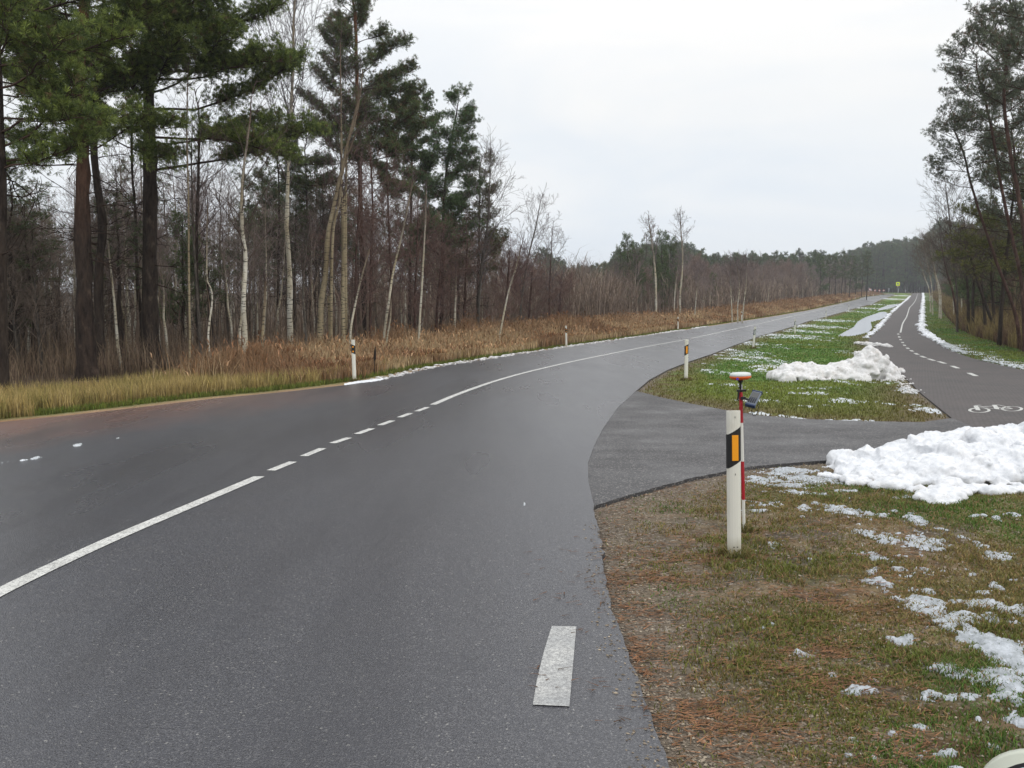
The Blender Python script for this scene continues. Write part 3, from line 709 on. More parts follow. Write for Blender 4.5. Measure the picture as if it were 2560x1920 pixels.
def litter():
    # reddish fallen needles + pale gravel chips
    x, y = scatter_uy(60000, -.02, .5, 2.6, 9)
    f = fbm(x * 2.1, y * 4.0, 71, 4); sd = asphalt_sd(x, y)
    d = smooth(.46, .74, fbm(x * 2.1, y * 4.0, 71, 5, .65)) * smooth(3.4, 1.0, x) * .55 + .07
    d = np.where(sd < .02, smooth(-.6, 0, sd) * .014 * smooth(.45, .6, fbm(x * 2, y * 6, 81, 3)) * 3, d)
    k = (rng.random(len(x)) < d) & ((sd > .02) | (y < 6.2)); x, y, sd = x[k], y[k], sd[k]; n = len(x)
    z = np.where(sd < .02, zp(y) + .033, ground_z(x, y) + .006)
    c = mixc((.24, .115, .060), (.15, .09, .05), rng.random(n)) * (.6 + .7 * rng.random(n))[:, None]
    c = np.where((sd < .02)[:, None], c * .55, c)
    a = tri_bits(np.stack([x, y, z + .004], 1), .03 + .05 * rng.random(n), .0035 + .0016 * y * .6 * np.ones(n), rng.normal(0, .55, n) + np.where(rng.random(n) < .5, 0, math.pi), c, (rng.random(n) - .3) * .3)
    return a
V, Fc, Sz, C = litter()
tag(link('fallen_needles', np_mesh('fallen_needles', V, Fc, Sz, C), M['litter']), 'reddish fallen pine needles on the near verge and road edge', 'pine needles', kind='stuff')

def gravel():
    x, y = scatter_uy(42000, .0, .6, 2.6, 10)
    sd = asphalt_sd(x, y)
    d = smooth(.55, .05, sd) * .8 + smooth(.55, .64, fbm(x * 1.5 + 9, y * 1.5, 61, 4)) * smooth(6.3, 4.5, y) * .6 + .16
    spill = (sd <= .01) & (sd > -.14) & (y < 6.6); d = np.where(spill, .22 * smooth(-.22, 0, sd), d)
    k = (rng.random(len(x)) < d) & ((sd > .01) | spill); x, y, spill = x[k], y[k], spill[k]; n = len(x)
    s = .003 + .0055 * rng.random(n) ** 2.5 + .0006 * y
    base = np.array([(1, 0, .1), (0, 1, .05), (-1, .1, 0), (.1, -1, .1), (.05, .05, .75)])
    rot = rng.random(n) * 6.28; cr, sr = np.cos(rot), np.sin(rot)
    B = base[None] * s[:, None, None] * np.stack([.8 + .6 * rng.random(n), .6 + .5 * rng.random(n), .6 + .5 * rng.random(n)], 1)[:, None, :]
    X_ = B[..., 0] * cr[:, None] - B[..., 1] * sr[:, None]; Y_ = B[..., 0] * sr[:, None] + B[..., 1] * cr[:, None]
    V = np.stack([X_ + x[:, None], Y_ + y[:, None], B[..., 2] + np.where(spill, zp(y) + .031, ground_z(x, y) + .002)[:, None]], -1).reshape(-1, 3)
    f = np.array([0, 1, 4, 1, 2, 4, 2, 3, 4, 3, 0, 4]); Fc = ((np.arange(n) * 5)[:, None] + f).ravel()
    c = mixc((.16, .13, .10), (.34, .29, .22), rng.random(n) ** 3) * (.5 + .8 * rng.random(n))[:, None]
    return V, Fc, np.full(n * 4, 3), np.repeat(c, 5, 0)
V, Fc, Sz, C = gravel()
tag(link('gravel', np_mesh('gravel', V, Fc, Sz, C), M['litter']), 'small pale gravel and stones on the near verge', 'gravel', kind='stuff')

def mid_grass():
    x, y = scatter_uy(240000, .08, .64, 10, 200, .85)
    sd = asphalt_sd(x, y); rp = x - path_right(y)
    ok = (sd > .05) & ~inside(PUDDLE1, x, y) & ~inside(PUDDLE2, x, y) & (x > road_left(y)) & (rp < 4.0 + y * .0)
    x, y, sd, rp = x[ok], y[ok], sd[ok], rp[ok]; n = len(x)
    n1 = fbm(x * .5, y * .35, 33, 4)
    k = rng.random(n) < np.where(sd < 1.2, .25 + .4 * sd, .95); x, y, sd, n1 = x[k], y[k], sd[k], n1[k]; n = len(x)
    P = np.stack([x, y, ground_z(x, y) - .004], 1)
    c = mixc((.15, .16, .036), (.11, .215, .042), smooth(13, 24, y))
    c = mixc(c, (.185, .23, .040), smooth(.46, .62, n1))
    c = mixc(c, (.15, .10, .045), smooth(1.5, .1, sd) * .75)
    c = mixc(c, (.14, .13, .035), (rng.random(n) < .2) * .7) * (.65 + .7 * rng.random(n))[:, None]
    H = (.03 + .04 * rng.random(n)) * (1 + y * .006)
    return blades(P, H, .006 + .0007 * y, .3 + .5 * rng.random(n), rng.random(n) * 6.28, c)
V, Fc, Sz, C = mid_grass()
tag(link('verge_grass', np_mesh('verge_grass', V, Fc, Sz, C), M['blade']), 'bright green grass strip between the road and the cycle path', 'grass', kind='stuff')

def left_strip():
    parts = []
    # green mown margin + dry yellow grass (near) ; reeds (far)
    n = 300000
    y = 11 * (330 / 11) ** (rng.random(n) ** 1.15)
    wmax = np.interp(y, [11, 25, 60, 330], [5.5, 6.5, 8, 8])
    d = wmax * rng.random(n); x = road_left(y) - d
    # perpendicular distance is smaller where the road runs oblique
    sd = asphalt_sd(x, y)
    k = (sd > np.where(y < 23, .66, .42)) & (x / y > -.75) & (x < road_left(y)); x, y, sd = x[k], y[k], sd[k]; n = len(x)
    n1 = fbm(x * .35, y * .35, 201, 4); n2 = fbm(x * 2, y * 2, 203, 3)
    reed = smooth(20.0, 25, y + 5 * (n1 - .5)) * smooth(1.0, 2.0, sd + n2 * .8) * smooth(-8.4, -6.0, x + 1.5 * n2)
    isr = rng.random(n) < reed
    green = ~isr & (sd < .95 + .5 * n2) & ((y > 14) | (rng.random(n) < .3))
    H = np.where(isr, .55 + 1.3 * rng.random(n) * smooth(1.0, 3.6, sd) + .2 * n1, .16 + .38 * rng.random(n))
    H = np.where(green, .05 + .10 * rng.random(n), H) * np.where(isr, .55 + .9 * n1, 1)
    H *= np.where(isr, np.interp(y, [20, 30, 45, 120, 300], [.52, .56, .74, .78, .75]) * (.75 + .5 * fbm(x * .8, y * .8, 207, 3)), 1)
    c = mixc((.37, .275, .095), (.48, .37, .17), rng.random(n)); c = mixc(c, (.22, .21, .06), smooth(.5, .65, n2) * .6)
    c = np.where(isr[:, None], mixc((.40, .265, .135), (.58, .46, .29), rng.random(n) ** 1.1) * mixc((1, 1, 1), (.62, .52, .50), smooth(.45, .62, n1)), c)
    c = np.where(green[:, None], mixc((.11, .165, .030), (.18, .18, .045), rng.random(n)), c) * (.45 + .85 * rng.random(n))[:, None]
    P = np.stack([x, y, ground_z(x, y) - .01], 1)
    wd = np.where(isr, .006 + .0006 * y, .005 + .0005 * y)
    parts.append(blades(P, H, wd * (.6 + .8 * rng.random(n)), .08 + .5 * rng.random(n) ** 2, rng.random(n) * 6.28, c))
    # feathery plume heads on the reeds
    k = isr & (rng.random(n) < .10); T = P[k].copy(); T[:, 2] += H[k] * .93; m = len(T)
    parts.append(blades(T, .10 + .10 * rng.random(m), wd[k] * 1.6, .5 + .4 * rng.random(m), rng.random(m) * 6.28, c[k] * np.array([.95, .8, .75])))
    return merge(parts)
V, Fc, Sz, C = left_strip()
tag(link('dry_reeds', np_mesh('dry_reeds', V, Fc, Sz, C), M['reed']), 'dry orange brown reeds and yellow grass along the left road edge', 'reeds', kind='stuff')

def brush():
    parts = []
    n = 130000       # brown undergrowth stems under the left wood
    y = 14 * (330 / 14) ** (rng.random(n) ** 1.1)
    d = np.interp(y, [14, 25, 32, 60, 330], [11, 10, 7, 8, 12]) + 26 * rng.random(n) ** 1.3; x = road_left(y) - d
    k = (x / y > -.75); x, y = x[k], y[k]; n1 = fbm(x * .25, y * .25, 301, 4)
    k = rng.random(len(x)) < .25 + .75 * smooth(.35, .6, n1); x, y, n1 = x[k], y[k], n1[k]; n = len(x)
    H = (.25 + .95 * rng.random(n) ** 1.6) * (.5 + n1)
    c = mixc((.14, .095, .07), (.28, .21, .14), rng.random(n)) * (.5 + .8 * rng.random(n))[:, None]
    P = np.stack([x, y, zp(y) - .3], 1)
    parts.append(blades(P, H + .25, .005 + .00045 * y, .05 + .5 * rng.random(n), rng.random(n) * 6.28, c))
    return merge(parts)
V, Fc, Sz, C = brush()
tag(link('undergrowth', np_mesh('undergrowth', V, Fc, Sz, C), M['reed']), 'brown leafless undergrowth beneath the left forest', 'undergrowth', kind='stuff')
def brush_r():
    n = 110000
    y = 20 * (330 / 20) ** (rng.random(n) ** 1.2)
    x = path_right(y) + np.interp(y, [20, 40, 80, 330], [2.8, 3.0, 3.2, 3]) + 20 * rng.random(n) ** 1.4
    k = (x / y < .8); x, y = x[k], y[k]; n = len(x); n1 = fbm(x * .4, y * .3, 311, 4)
    rp = x - path_right(y)
    H = (.5 + 1.3 * rng.random(n)) * (.5 + 1.1 * n1) * smooth(2.0, 4.2, rp) + .15
    c = mixc((.13, .078, .052), (.21, .145, .085), rng.random(n)); c = mixc(c, (.28, .22, .09), (smooth(.45, .6, n1) * smooth(8, 4, rp))[:] * .8) * (.45 + .8 * rng.random(n))[:, None]
    P = np.stack([x, y, ground_z(x, y) - .02], 1)
    return blades(P, H, .006 + .0005 * y, .05 + .6 * rng.random(n) ** 1.5, rng.random(n) * 6.28, c)
V, Fc, Sz, C = brush_r()
tag(link('undergrowth', np_mesh('undergrowth', V, Fc, Sz, C), M['reed']), 'brown brush and dry weeds to the right of the cycle path', 'undergrowth', kind='stuff')

def thicket():
    # tall thin leafless saplings that fill the woods between the trees
    parts = []
    def add(n, y0, y1, pw, side, d0, dr, h0, h1, c0, c1, wk):
        y = y0 * (y1 / y0) ** (rng.random(n) ** pw)
        if side < 0: x = road_left(y) - d0(y) - dr * rng.random(n) ** 1.3; k = x / y > -.72
        else: x = path_right(y) + d0(y) + dr * rng.random(n) ** 1.3; k = x / y < .75
        x, y = x[k], y[k]; m = len(x); n1 = fbm(x * .15, y * .15, 401, 4)
        kk = rng.random(m) < .15 + .85 * smooth(.38, .6, n1); x, y, n1 = x[kk], y[kk], n1[kk]; m = len(x)
        H = (h0 + (h1 - h0) * rng.random(m) ** 1.6) * (.5 + n1)
        c = mixc(c0, c1, rng.random(m) ** 1.3) * (.45 + .8 * rng.random(m))[:, None]
        P = np.stack([x, y, zp(y) - .25], 1); lean = .03 + .22 * rng.random(m) ** 1.5; az = rng.random(m) * 6.28
        parts.append(blades(P, H, wk * (.004 + .0006 * y), lean, az, c))
        for r_ in range(3):      # side twigs
            t = .3 + .6 * rng.random(m); Q = P.copy(); Q[:, 2] += H * t * .97; Q[:, 0] += np.cos(az) * lean * H * t * .45; Q[:, 1] += np.sin(az) * lean * H * t * .45
            parts.append(blades(Q, H * (.18 + .22 * rng.random(m)), wk * (.003 + .00042 * y), .5 + .8 * rng.random(m), rng.random(m) * 6.28, c * .9))
    L0 = lambda y: np.interp(y, [25, 32, 40, 60, 330], [15, 11, 8, 8, 9])
    add(8000, 25, 120, 1.0, -1, L0, 34, 1.2, 4.2, (.14, .10, .08), (.34, .26, .19), 1.0)
    add(24000, 68, 345, 1.0, -1, lambda y: L0(y) + 1, 24, 2.2, 5.6, (.19, .135, .105), (.40, .32, .25), 1.0)
    add(30000, 28, 330, 1.1, 1, lambda y: 5.0 + y * 0, 24, 1.5, 5.5, (.10, .070, .050), (.22, .16, .10), 1.0)
    return merge(parts)
V, Fc, Sz, C = thicket()
tag(link('thicket', np_mesh('thicket', V, Fc, Sz, C), M['reed']), 'thin leafless saplings filling the woods on both sides', 'saplings', kind='stuff')

# ------------------------------------------------------------------ trees
def sweep(P, R, k=8, cap=True):
    """tube through points P (list of Vector) with radii R -> verts, faces"""
    P = [np.array(p, float) for p in P]; n = len(P); V = []
    ref = np.array((0, 1, 0.0))
    for i in range(n):
        t = P[min(i + 1, n - 1)] - P[max(i - 1, 0)]; t = t / (np.linalg.norm(t) + 1e-9)
        a = np.cross(t, ref); na = np.linalg.norm(a)
        a = a / na if na > 1e-3 else np.array((1.0, 0, 0)); b = np.cross(t, a)
        for j in range(k):
            q = 2 * math.pi * j / k; V.append(P[i] + (a * math.cos(q) + b * math.sin(q)) * R[i])
    F_ = []
    for i in range(n - 1):
        for j in range(k): F_ += [i * k + j, i * k + (j + 1) % k, (i + 1) * k + (j + 1) % k, (i + 1) * k + j]
    return np.array(V), np.array(F_), np.full((n - 1) * k, 4)
def segs_mesh(A, B, ra, rb, col):
    """triangular prisms for twigs"""
    A = np.array(A); B = np.array(B); ra = np.array(ra)[:, None]; rb = np.array(rb)[:, None]; n = len(A)
    t = B - A; t /= np.linalg.norm(t, axis=1)[:, None] + 1e-9
    a = np.cross(t, np.array((.31, .93, .17))); a /= np.linalg.norm(a, axis=1)[:, None] + 1e-9; b = np.cross(t, a)
    V = []
    for P_, r_ in ((A, ra), (B, rb)):
        for q in (0, 2.094, 4.189): V.append(P_ + (a * math.cos(q) + b * math.sin(q)) * r_)
    V = np.stack(V, 1).reshape(-1, 3); o = (np.arange(n) * 6)[:, None]
    Fc = (o + np.array([0, 1, 4, 3, 1, 2, 5, 4, 2, 0, 3, 5])).ravel()
    return V, Fc, np.full(n * 3, 4), np.repeat(np.array(col), 6, 0)
def catmull(P, n=4):
    P = [Vector(p) for p in P]; o = []
    for i in range(len(P) - 1):
        p0 = P[max(i - 1, 0)]; p1 = P[i]; p2 = P[i + 1]; p3 = P[min(i + 2, len(P) - 1)]
        for j in range(n):
            t = j / n; o.append(.5 * ((2 * p1) + (-p0 + p2) * t + (2 * p0 - 5 * p1 + 4 * p2 - p3) * t * t + (-p0 + 3 * p1 - 3 * p2 + p3) * t ** 3))
    o.append(P[-1]); return o
def unit(v): return v / (np.linalg.norm(v) + 1e-9)
class Twigs:
    def __init__(s): s.A = []; s.B = []; s.ra = []; s.rb = []; s.c = []; s.tips = []
    def limb(s, p, d, L, r0, col, R, n=5, wob=.18, lift=.05, r1=.35, nsub=0, subL=.5, sub=None, spread=1.0, s0=.25):
        """one wandering branch; returns nothing, recurses through sub levels"""
        p = np.array(p, float); d = unit(np.array(d, float)); st = L / n; pts = [p]
        for i in range(n):
            d = unit(d + R.normal(size=3) * wob + np.array((0, 0, lift)))
            q = p + d * st; a = r0 * (1 - (1 - r1) * i / n); b = r0 * (1 - (1 - r1) * (i + 1) / n)
            s.A.append(p); s.B.append(q); s.ra.append(a); s.rb.append(b); s.c.append(col); p = q; pts.append(p)
        if sub:
            m, lf, rf, nn, w_, li, nxt = sub
            for j in range(m):
                t = s0 + (1 - s0) * (j + R.random()) / m; f = t * n; i = min(int(f), n - 1); q = pts[i] + (pts[i + 1] - pts[i]) * (f - i)
                dd = unit(pts[i + 1] - pts[i]); side = unit(np.cross(dd, R.normal(size=3)))
                s.limb(q, dd * .75 + side * (.55 + .35 * R.random()) * spread, L * lf * (1.15 - .6 * t) * (.7 + .6 * R.random()), max(r0 * rf, .0022), col, R, nn, w_, li, .4, sub=nxt, spread=spread)
        s.tips.append((p, d)); return pts
    def mesh(s): return segs_mesh(s.A, s.B, s.ra, s.rb, s.c)
def bare_crown(trunk, rad, R, f0=.4, nb=26, blen=2.0, ang=.75, lift=.06, col=(.075, .05, .045), fine=1.0, detail=1, tipw=1.0):
    """twig crown around a trunk polyline"""
    T = Twigs(); n = len(trunk)
    for j in range(nb):
        t = f0 + (1 - f0) * (j + R.random() * .8) / nb; f = t * (n - 1); i = min(int(f), n - 2); p = np.array(trunk[i]) * (1 - f + i) + np.array(trunk[i + 1]) * (f - i)
        ax = unit(np.array(trunk[i + 1]) - np.array(trunk[i])); az = j * 2.4 + R.random(); sd_ = np.array((math.cos(az), math.sin(az), 0))
        prof = math.sin(min(1, (t - f0) / (1 - f0) * .92 + .12) * math.pi) ** .6
        L = blen * (.35 + .75 * prof) * (.75 + .5 * R.random())
        r0 = max(.004, rad[i] * .33)
        c = np.array(col) * (.75 + .5 * R.random())
        l3 = (4, .5, .6, 2, .2, lift, None) if detail else None
        l2 = (5, .45, .5, 3, .18, lift, l3)
        T.limb(p, ax * math.cos(ang) + sd_ * math.sin(ang), L, min(r0, .03) * fine, c, R, 5, .14, lift, .3, sub=(6, .5, .5, 3, .16, lift, l2[:6] + (l3,)) if detail > 1 else l2)
    # leader
    T.limb(np.array(trunk[-1]), np.array(trunk[-1]) - np.array(trunk[-2]), blen * .6, rad[-1] * .9, np.array(col), R, 4, .08, .1, .3, sub=(5, .5, .5, 3, .2, lift, None))
    ra = np.array(T.ra); T.ra = np.maximum(ra, .0028 * tipw); T.rb = np.maximum(np.array(T.rb), .0022 * tipw)
    return T
def pine_tufts(pos, dirs, R, L=.11, nb=12, w=.012, green=(.050, .075, .020), light=(.13, .165, .035), brown=None):
    pos = np.repeat(np.array(pos), nb, 0); dirs = np.repeat(np.array(dirs), nb, 0); n = len(pos)
    d = dirs + R.normal(size=(n, 3)) * .62; d[:, 2] += .12; d /= np.linalg.norm(d, axis=1)[:, None]
    s = np.cross(d, R.normal(size=(n, 3))); s /= np.linalg.norm(s, axis=1)[:, None] + 1e-9
    b = pos + d * (R.random(n) * .25 * L)[:, None]; l = (L * (.7 + .6 * R.random(n)))[:, None]
    V = np.stack([b - s * w * .3, b + d * l * .55 + s * w * .5, b + d * l, b + d * l * .55 - s * w * .5], 1).reshape(-1, 3)
    t = np.repeat(R.random(n // nb), nb); t2 = R.random(n)
    c = mixc(green, light, np.clip(t ** 1.6 * .9 + .22 * t2 - .05, 0, 1)) * (.65 + .6 * t2)[:, None]
    if brown is not None: c = mixc(c, (.13, .075, .045), (np.repeat(R.random(n // nb), nb) < brown) * .85)
    return V, np.arange(n * 4), np.full(n, 4), np.repeat(c, 4, 0)
def pine(trunk, rad, R, limbs, pad=1.0, dens=1.0, L=.12, w=.013, nb=12, bark=(.055, .035, .026), green=(.042, .064, .020), light=(.115, .145, .034), brown=.04, lift=.05, start=.35, dead=0, dead_z=(.25, .5)):
    """limbs: (t on trunk, azimuth, length, rise). returns twig arrays and needle arrays"""
    T = Twigs(); pos = []; dr = []; n = len(trunk)
    def pt(t):
        f = t * (n - 1); i = min(int(f), n - 2); return np.array(trunk[i]) * (1 - f + i) + np.array(trunk[i + 1]) * (f - i), rad[i]
    for (t, az, ln, rise) in limbs:
        p, rr = pt(t); d = np.array((math.cos(az), math.sin(az), rise))
        c = np.array(bark) * (.7 + .6 * R.random())
        pts = T.limb(p, d, ln, min(rr * .5, .010 + .009 * ln), c, R, 7, .13, lift, .22)
        m = int(max(3, ln * 3.2 * dens))
        for j in range(m):
            q = start + (1 - start) * (j + R.random()) / m; f = q * 7; i = min(int(f), 6); b = pts[i] + (pts[i + 1] - pts[i]) * (f - i)
            dd = unit(pts[i + 1] - pts[i]); side = np.cross(dd, (0, 0, 1)) * (1 if R.random() < .5 else -1)
            l2 = pad * (.35 + .55 * R.random()) * (1.25 - .6 * q) * (.5 + .22 * min(ln, 4))
            sp = T.limb(b, dd * .6 + side * (.5 + .5 * R.random()) + np.array((0, 0, .18 * R.random())), l2, .012, c, R, 3, .18, .10, .4)
            for k in range(3):
                for rep in range(int(2 + 3.2 * l2 * dens)):
                    s_ = R.random(); e0 = sp[k] + (sp[k + 1] - sp[k]) * s_
                    dv = unit(unit(sp[k + 1] - sp[k]) * .6 + R.normal(size=3) * .55 + np.array((0, 0, .45)))
                    e1 = e0 + dv * (.06 + .20 * R.random()) * pad
                    if R.random() < .35: T.A.append(e0); T.B.append(e1); T.ra.append(.004); T.rb.append(.003); T.c.append(c)
                    pos.append(e1); dr.append(dv)
    for j in range(dead):
        t = dead_z[0] + (dead_z[1] - dead_z[0]) * R.random(); p, rr = pt(t); az = R.random() * 6.28
        T.limb(p, (math.cos(az), math.sin(az), .1 - .3 * R.random()), .6 + 2.0 * R.random(), .022, np.array(bark) * .7, R, 5, .2, 0, .3, sub=(4, .5, .5, 3, .25, 0, None))
    return T, pine_tufts(pos, dr, R, L, nb, w, green, light, brown)
def rand_limbs(R, n, t0, t1, lmax, lmin=.5, rise=(.0, .4), shape=1.0, az=None):
    o = []
    for j in range(n):
        q = (j + R.random()) / n; t = t0 + (t1 - t0) * q
        ln = lmin + (lmax - lmin) * (1 - q) ** shape * (.7 + .45 * R.random()) if shape > 0 else lmin + (lmax - lmin) * math.sin(math.pi * (q * .85 + .12)) * (.7 + .45 * R.random())
        a_ = R.random() * 6.283 if az is None else az[0] + (az[1] - az[0]) * R.random()
        o.append((t, a_, ln, rise[0] + (rise[1] - rise[0]) * R.random() + .5 * q * q))
    return o
def mk_tree(name, base, trunkP, rad, trunk_mat, parts, label, cat, group=None, k=9, flare=True):
    """parts: list of (part name, (V,F,S,C), material) in world coordinates"""
    o = empty(name, base); tag(o, label, cat, group)
    bv = np.array(base)
    rad = list(rad)
    V, Fc, Sz = sweep(trunkP, rad, k)
    if k > 5: V = V + (fbm(V[:, 0] * 9 + V[:, 1] * 5, V[:, 2] * 4, 8, 3)[:, None] - .5) * (np.array(rad).max() * .30)
    me = np_mesh('trunk', V - bv, Fc, Sz); link('trunk', me, M[trunk_mat] if isinstance(trunk_mat, str) else trunk_mat, o, True)
    for pn, (V, Fc, Sz, C), m in parts:
        if len(V): link(pn, np_mesh(pn, V - bv, Fc, Sz, C), m, o)
    return o
def trunk_px(pts, Y, wpx, wtop=None, n=4, sink=.35, seed=0, dy=0.0):
    """trunk from traced view points at depth Y; wpx = width in the 2212 view at its base"""
    r0 = wpx * K / F * Y / 2; P = [at(x, y, Y) for x, y in pts]; P[0].z = float(zp(Y)) - sink
    P[0].x += (P[1].x - P[0].x) * 0
    R = np.random.default_rng(seed + int(Y * 10))
    for i, p in enumerate(P[1:]): p.y += dy * (p.z - P[0].z) + R.normal() * .08
    P = catmull(P, n); m = len(P)
    r1 = (wtop * K / F * Y / 2) if wtop else r0 * .35
    rad = [r0 + (r1 - r0) * (i / (m - 1)) ** .9 for i in range(m)]
    rad[0] *= 1.35; rad[1] *= 1.1 if m > 8 else 1
    return uniform_len(P, rad)
def uniform_len(P, rad):
    A = np.array([tuple(p) for p in P]); L = np.concatenate([[0], np.cumsum(np.linalg.norm(np.diff(A, axis=0), axis=1))])
    m = len(P); u = np.linspace(0, L[-1], m)
    Q = [Vector((float(np.interp(v, L, A[:, 0])), float(np.interp(v, L, A[:, 1])), float(np.interp(v, L, A[:, 2])))) for v in u]
    return Q, [float(np.interp(v, L, rad)) for v in u]
# ------------------------------------------------------------------ traced trees, each one modelled on its own
def bp(px, Y): p = at(px, 700, Y); return (p.x, Y, float(zp(Y)) - .15)
def RR(s): return np.random.default_rng(s)
# big pines at the left
def hero_pine(pts, Y, w, wt, H, seed, limbs, label, bark='bark_pine', pad=1.0, dens=1.0, L=.12, brown=.04, dy=0.0, dead=18, green=(.042, .064, .018), light=(.19, .235, .052), nb=12, dead_z=(.2, .5), lift=.05, ww=.013):
    green = tuple(v * 1.45 for v in green); light = tuple(v * 1.3 for v in light)
    P, rad = trunk_px(pts, Y, w, wt, 4, seed=seed, dy=dy)
    # carry the trunk on to its real top above the frame
    top = P[-1]; d = (P[-1] - P[-4]).normalized(); d = (d + Vector((0, 0, .6))).normalized(); r0 = rad[-1]
    R = RR(seed); need = H - top.z
    if need > .5:
        m = 8
        for i in range(1, m + 1): P.append(top + d * (need * i / m) + Vector((R.normal() * .08, R.normal() * .08, 0))); rad.append(max(.02, r0 * (1 - i / m)))
    P, rad = uniform_len(P, rad)
    T, N = pine(P, rad, R, limbs(R, len(P)), pad, dens, L, nb=nb, brown=brown, dead=dead, green=green, light=light, dead_z=dead_z, lift=lift, w=ww)
    base = (P[0].x, P[0].y, float(zp(Y)) - .1)
    return mk_tree('pine_tree', base, P, rad, bark, [('branches', T.mesh(), M['twig']), ('crown', N, M['needle'])], label, 'pine tree', k=12)
PI = math.pi
hero_pine([(8, 843), (4, 700), (3, 560), (1, 400), (-2, 250), (-6, 100)], 18.2, 24, 15, 14, 11,
          lambda R, n: rand_limbs(R, 12, .42, .97, 3.0, 1.2, (.0, .35), .5) + [(.34, -.3, 2.0, .2), (.35, .4, 2.0, .1), (.37, .1, 2.2, .15), (.39, -.6, 2.2, .05), (.41, .6, 2.3, .05), (.45, -.4, 2.3, .1), (.48, .2, 2.6, .1), (.56, .2, 2.8, .15), (.62, -.5, 3.0, .1), (.7, .1, 3.2, 0.1)],
          'thick dark pine trunk at the left edge of the photo, closest tree to the road', 'bark_dark', 1.05, 2.2, L=.11, ww=.012, nb=24)
hero_pine([(190, 800), (186, 700), (180, 600), (176, 480), (172, 350), (173, 185), (176, 80)], 24.8, 42, 21, 16.5, 12,
          lambda R, n: rand_limbs(R, 22, .46, .98, 4.6, 1.6, (.0, .3), .6) + [(.36, 3.3, 2.4, .15), (.38, -.3, 2.4, .1), (.40, 2.8, 2.8, .1), (.42, .1, 2.6, .2), (.44, 3.4, 2.8, .15), (.42, -1.6, 2.8, .1), (.46, -1.4, 3.2, .1), (.50, -.5, 3.0, .1), (.48, 3.3, 2.8, .25), (.52, 3.0, 4.0, .1), (.60, 2.9, 4.2, .1), (.57, .2, 4.2, .1), (.64, -.3, 4.6, .05), (.66, 3.7, 3.6, .05)],
          'broad reddish pine trunk with blackish base, left of centre in the tall pines', 'bark_pine', 1.15, 2.5, L=.11, ww=.012, nb=24)
hero_pine([(217, 770), (212, 690), (211, 600), (221, 490), (211, 410), (200, 310), (205, 190)], 27.5, 20, 13, 15, 13,
          lambda R, n: rand_limbs(R, 12, .52, .98, 3.2, 1.2, (.0, .4), .6),
          'dark crooked pine with a kinked trunk just right of the broad reddish pine', 'bark_dark', 1.05, 2.4, L=.11, ww=.012, nb=20)
hero_pine([(325, 782), (325, 650), (326, 500), (325, 350), (322, 215), (320, 100)], 28.6, 38, 20, 17, 14,
          lambda R, n: rand_limbs(R, 14, .50, .98, 4.0, 1.6, (-.02, .25), .55) + [(.37, .05, 5.3, .10), (.42, .35, 3.8, .0), (.43, -.30, 4.9, .06), (.48, .1, 4.9, .05), (.53, -.35, 4.6, .05), (.55, .3, 4.4, .05), (.61, .0, 4.3, .05), (.66, .2, 4.1, .05), (.70, -.2, 4.2, .05), (.76, -.1, 4.0, .1), (.82, .2, 3.8, .1), (.40, 3.2, 2.6, .1), (.45, -1.4, 3.2, .1), (.46, 3.4, 3.0, .1), (.52, 2.9, 3.2, .05), (.39, -.9, 3.0, .1), (.57, 3.4, 3.6, 0), (.62, 2.8, 3.8, 0), (.50, -1.2, 4.0, .1), (.6, -1.4, 4.2, .1), (.7, -1.3, 4.2, .1)],
          'massive dark pine with long layered limbs reaching right over the birches', 'bark_dark', 1.15, 2.7, L=.11, ww=.012, nb=24, lift=.03, dead=16, dead_z=(.12, .40))
# pines in the middle of the wood
hero_pine([(792, 738), (786, 620), (780, 480), (776, 330), (772, 225), (769, 130), (767, 30)], 42, 13, 6, 17.2, 21,
          lambda R, n: rand_limbs(R, 50, .44, .975, 3.3, .5, (.0, .3), .7) + [(.50, .1, 3.4, .02), (.56, -.2, 3.3, .02), (.62, .1, 3.2, .02), (.68, .2, 2.9, .05), (.74, 0, 2.6, .1)],
          'tall conical pine rising highest in the middle of the left wood', 'bark_pine', 1.05, 2.6, L=.13, nb=14, brown=.22, green=(.045, .06, .028), light=(.12, .15, .055), ww=.016, dead=14)
hero_pine([(884, 740), (886, 600), (888, 450), (890, 330), (893, 262)], 52, 8, 3, 14.2, 22,
          lambda R, n: rand_limbs(R, 28, .55, .97, 2.4, .6, (.0, .2), .5), 'slim pine with flat green layers between the tallest pine and the next', 'bark_dark', 1.05, 2.5, L=.13, nb=14, green=(.04, .058, .025), light=(.09, .125, .04), ww=.022)
hero_pine([(952, 735), (955, 600), (958, 480), (962, 390), (972, 320), (985, 250)], 48, 10, 3, 13.3, 23,
          lambda R, n: rand_limbs(R, 42, .34, .97, 2.7, .5, (.0, .3), .75), 'pine with open layered crown and right leaning tip at the wood edge', 'bark_dark', 1.05, 2.5, L=.13, nb=14, green=(.040, .064, .030), light=(.10, .15, .05), ww=.016, brown=.08)
hero_pine([(1032, 725), (1033, 600), (1035, 500), (1037, 385)], 50, 8, 3, 10.4, 24,
          lambda R, n: rand_limbs(R, 28, .35, .97, 2.2, .5, (.0, .35), .85), 'low brownish green pine at the right end of the wood pines', 'bark_dark', 1.15, 1.6, L=.17, green=(.055, .055, .026), light=(.10, .105, .04), ww=.02, brown=.25)
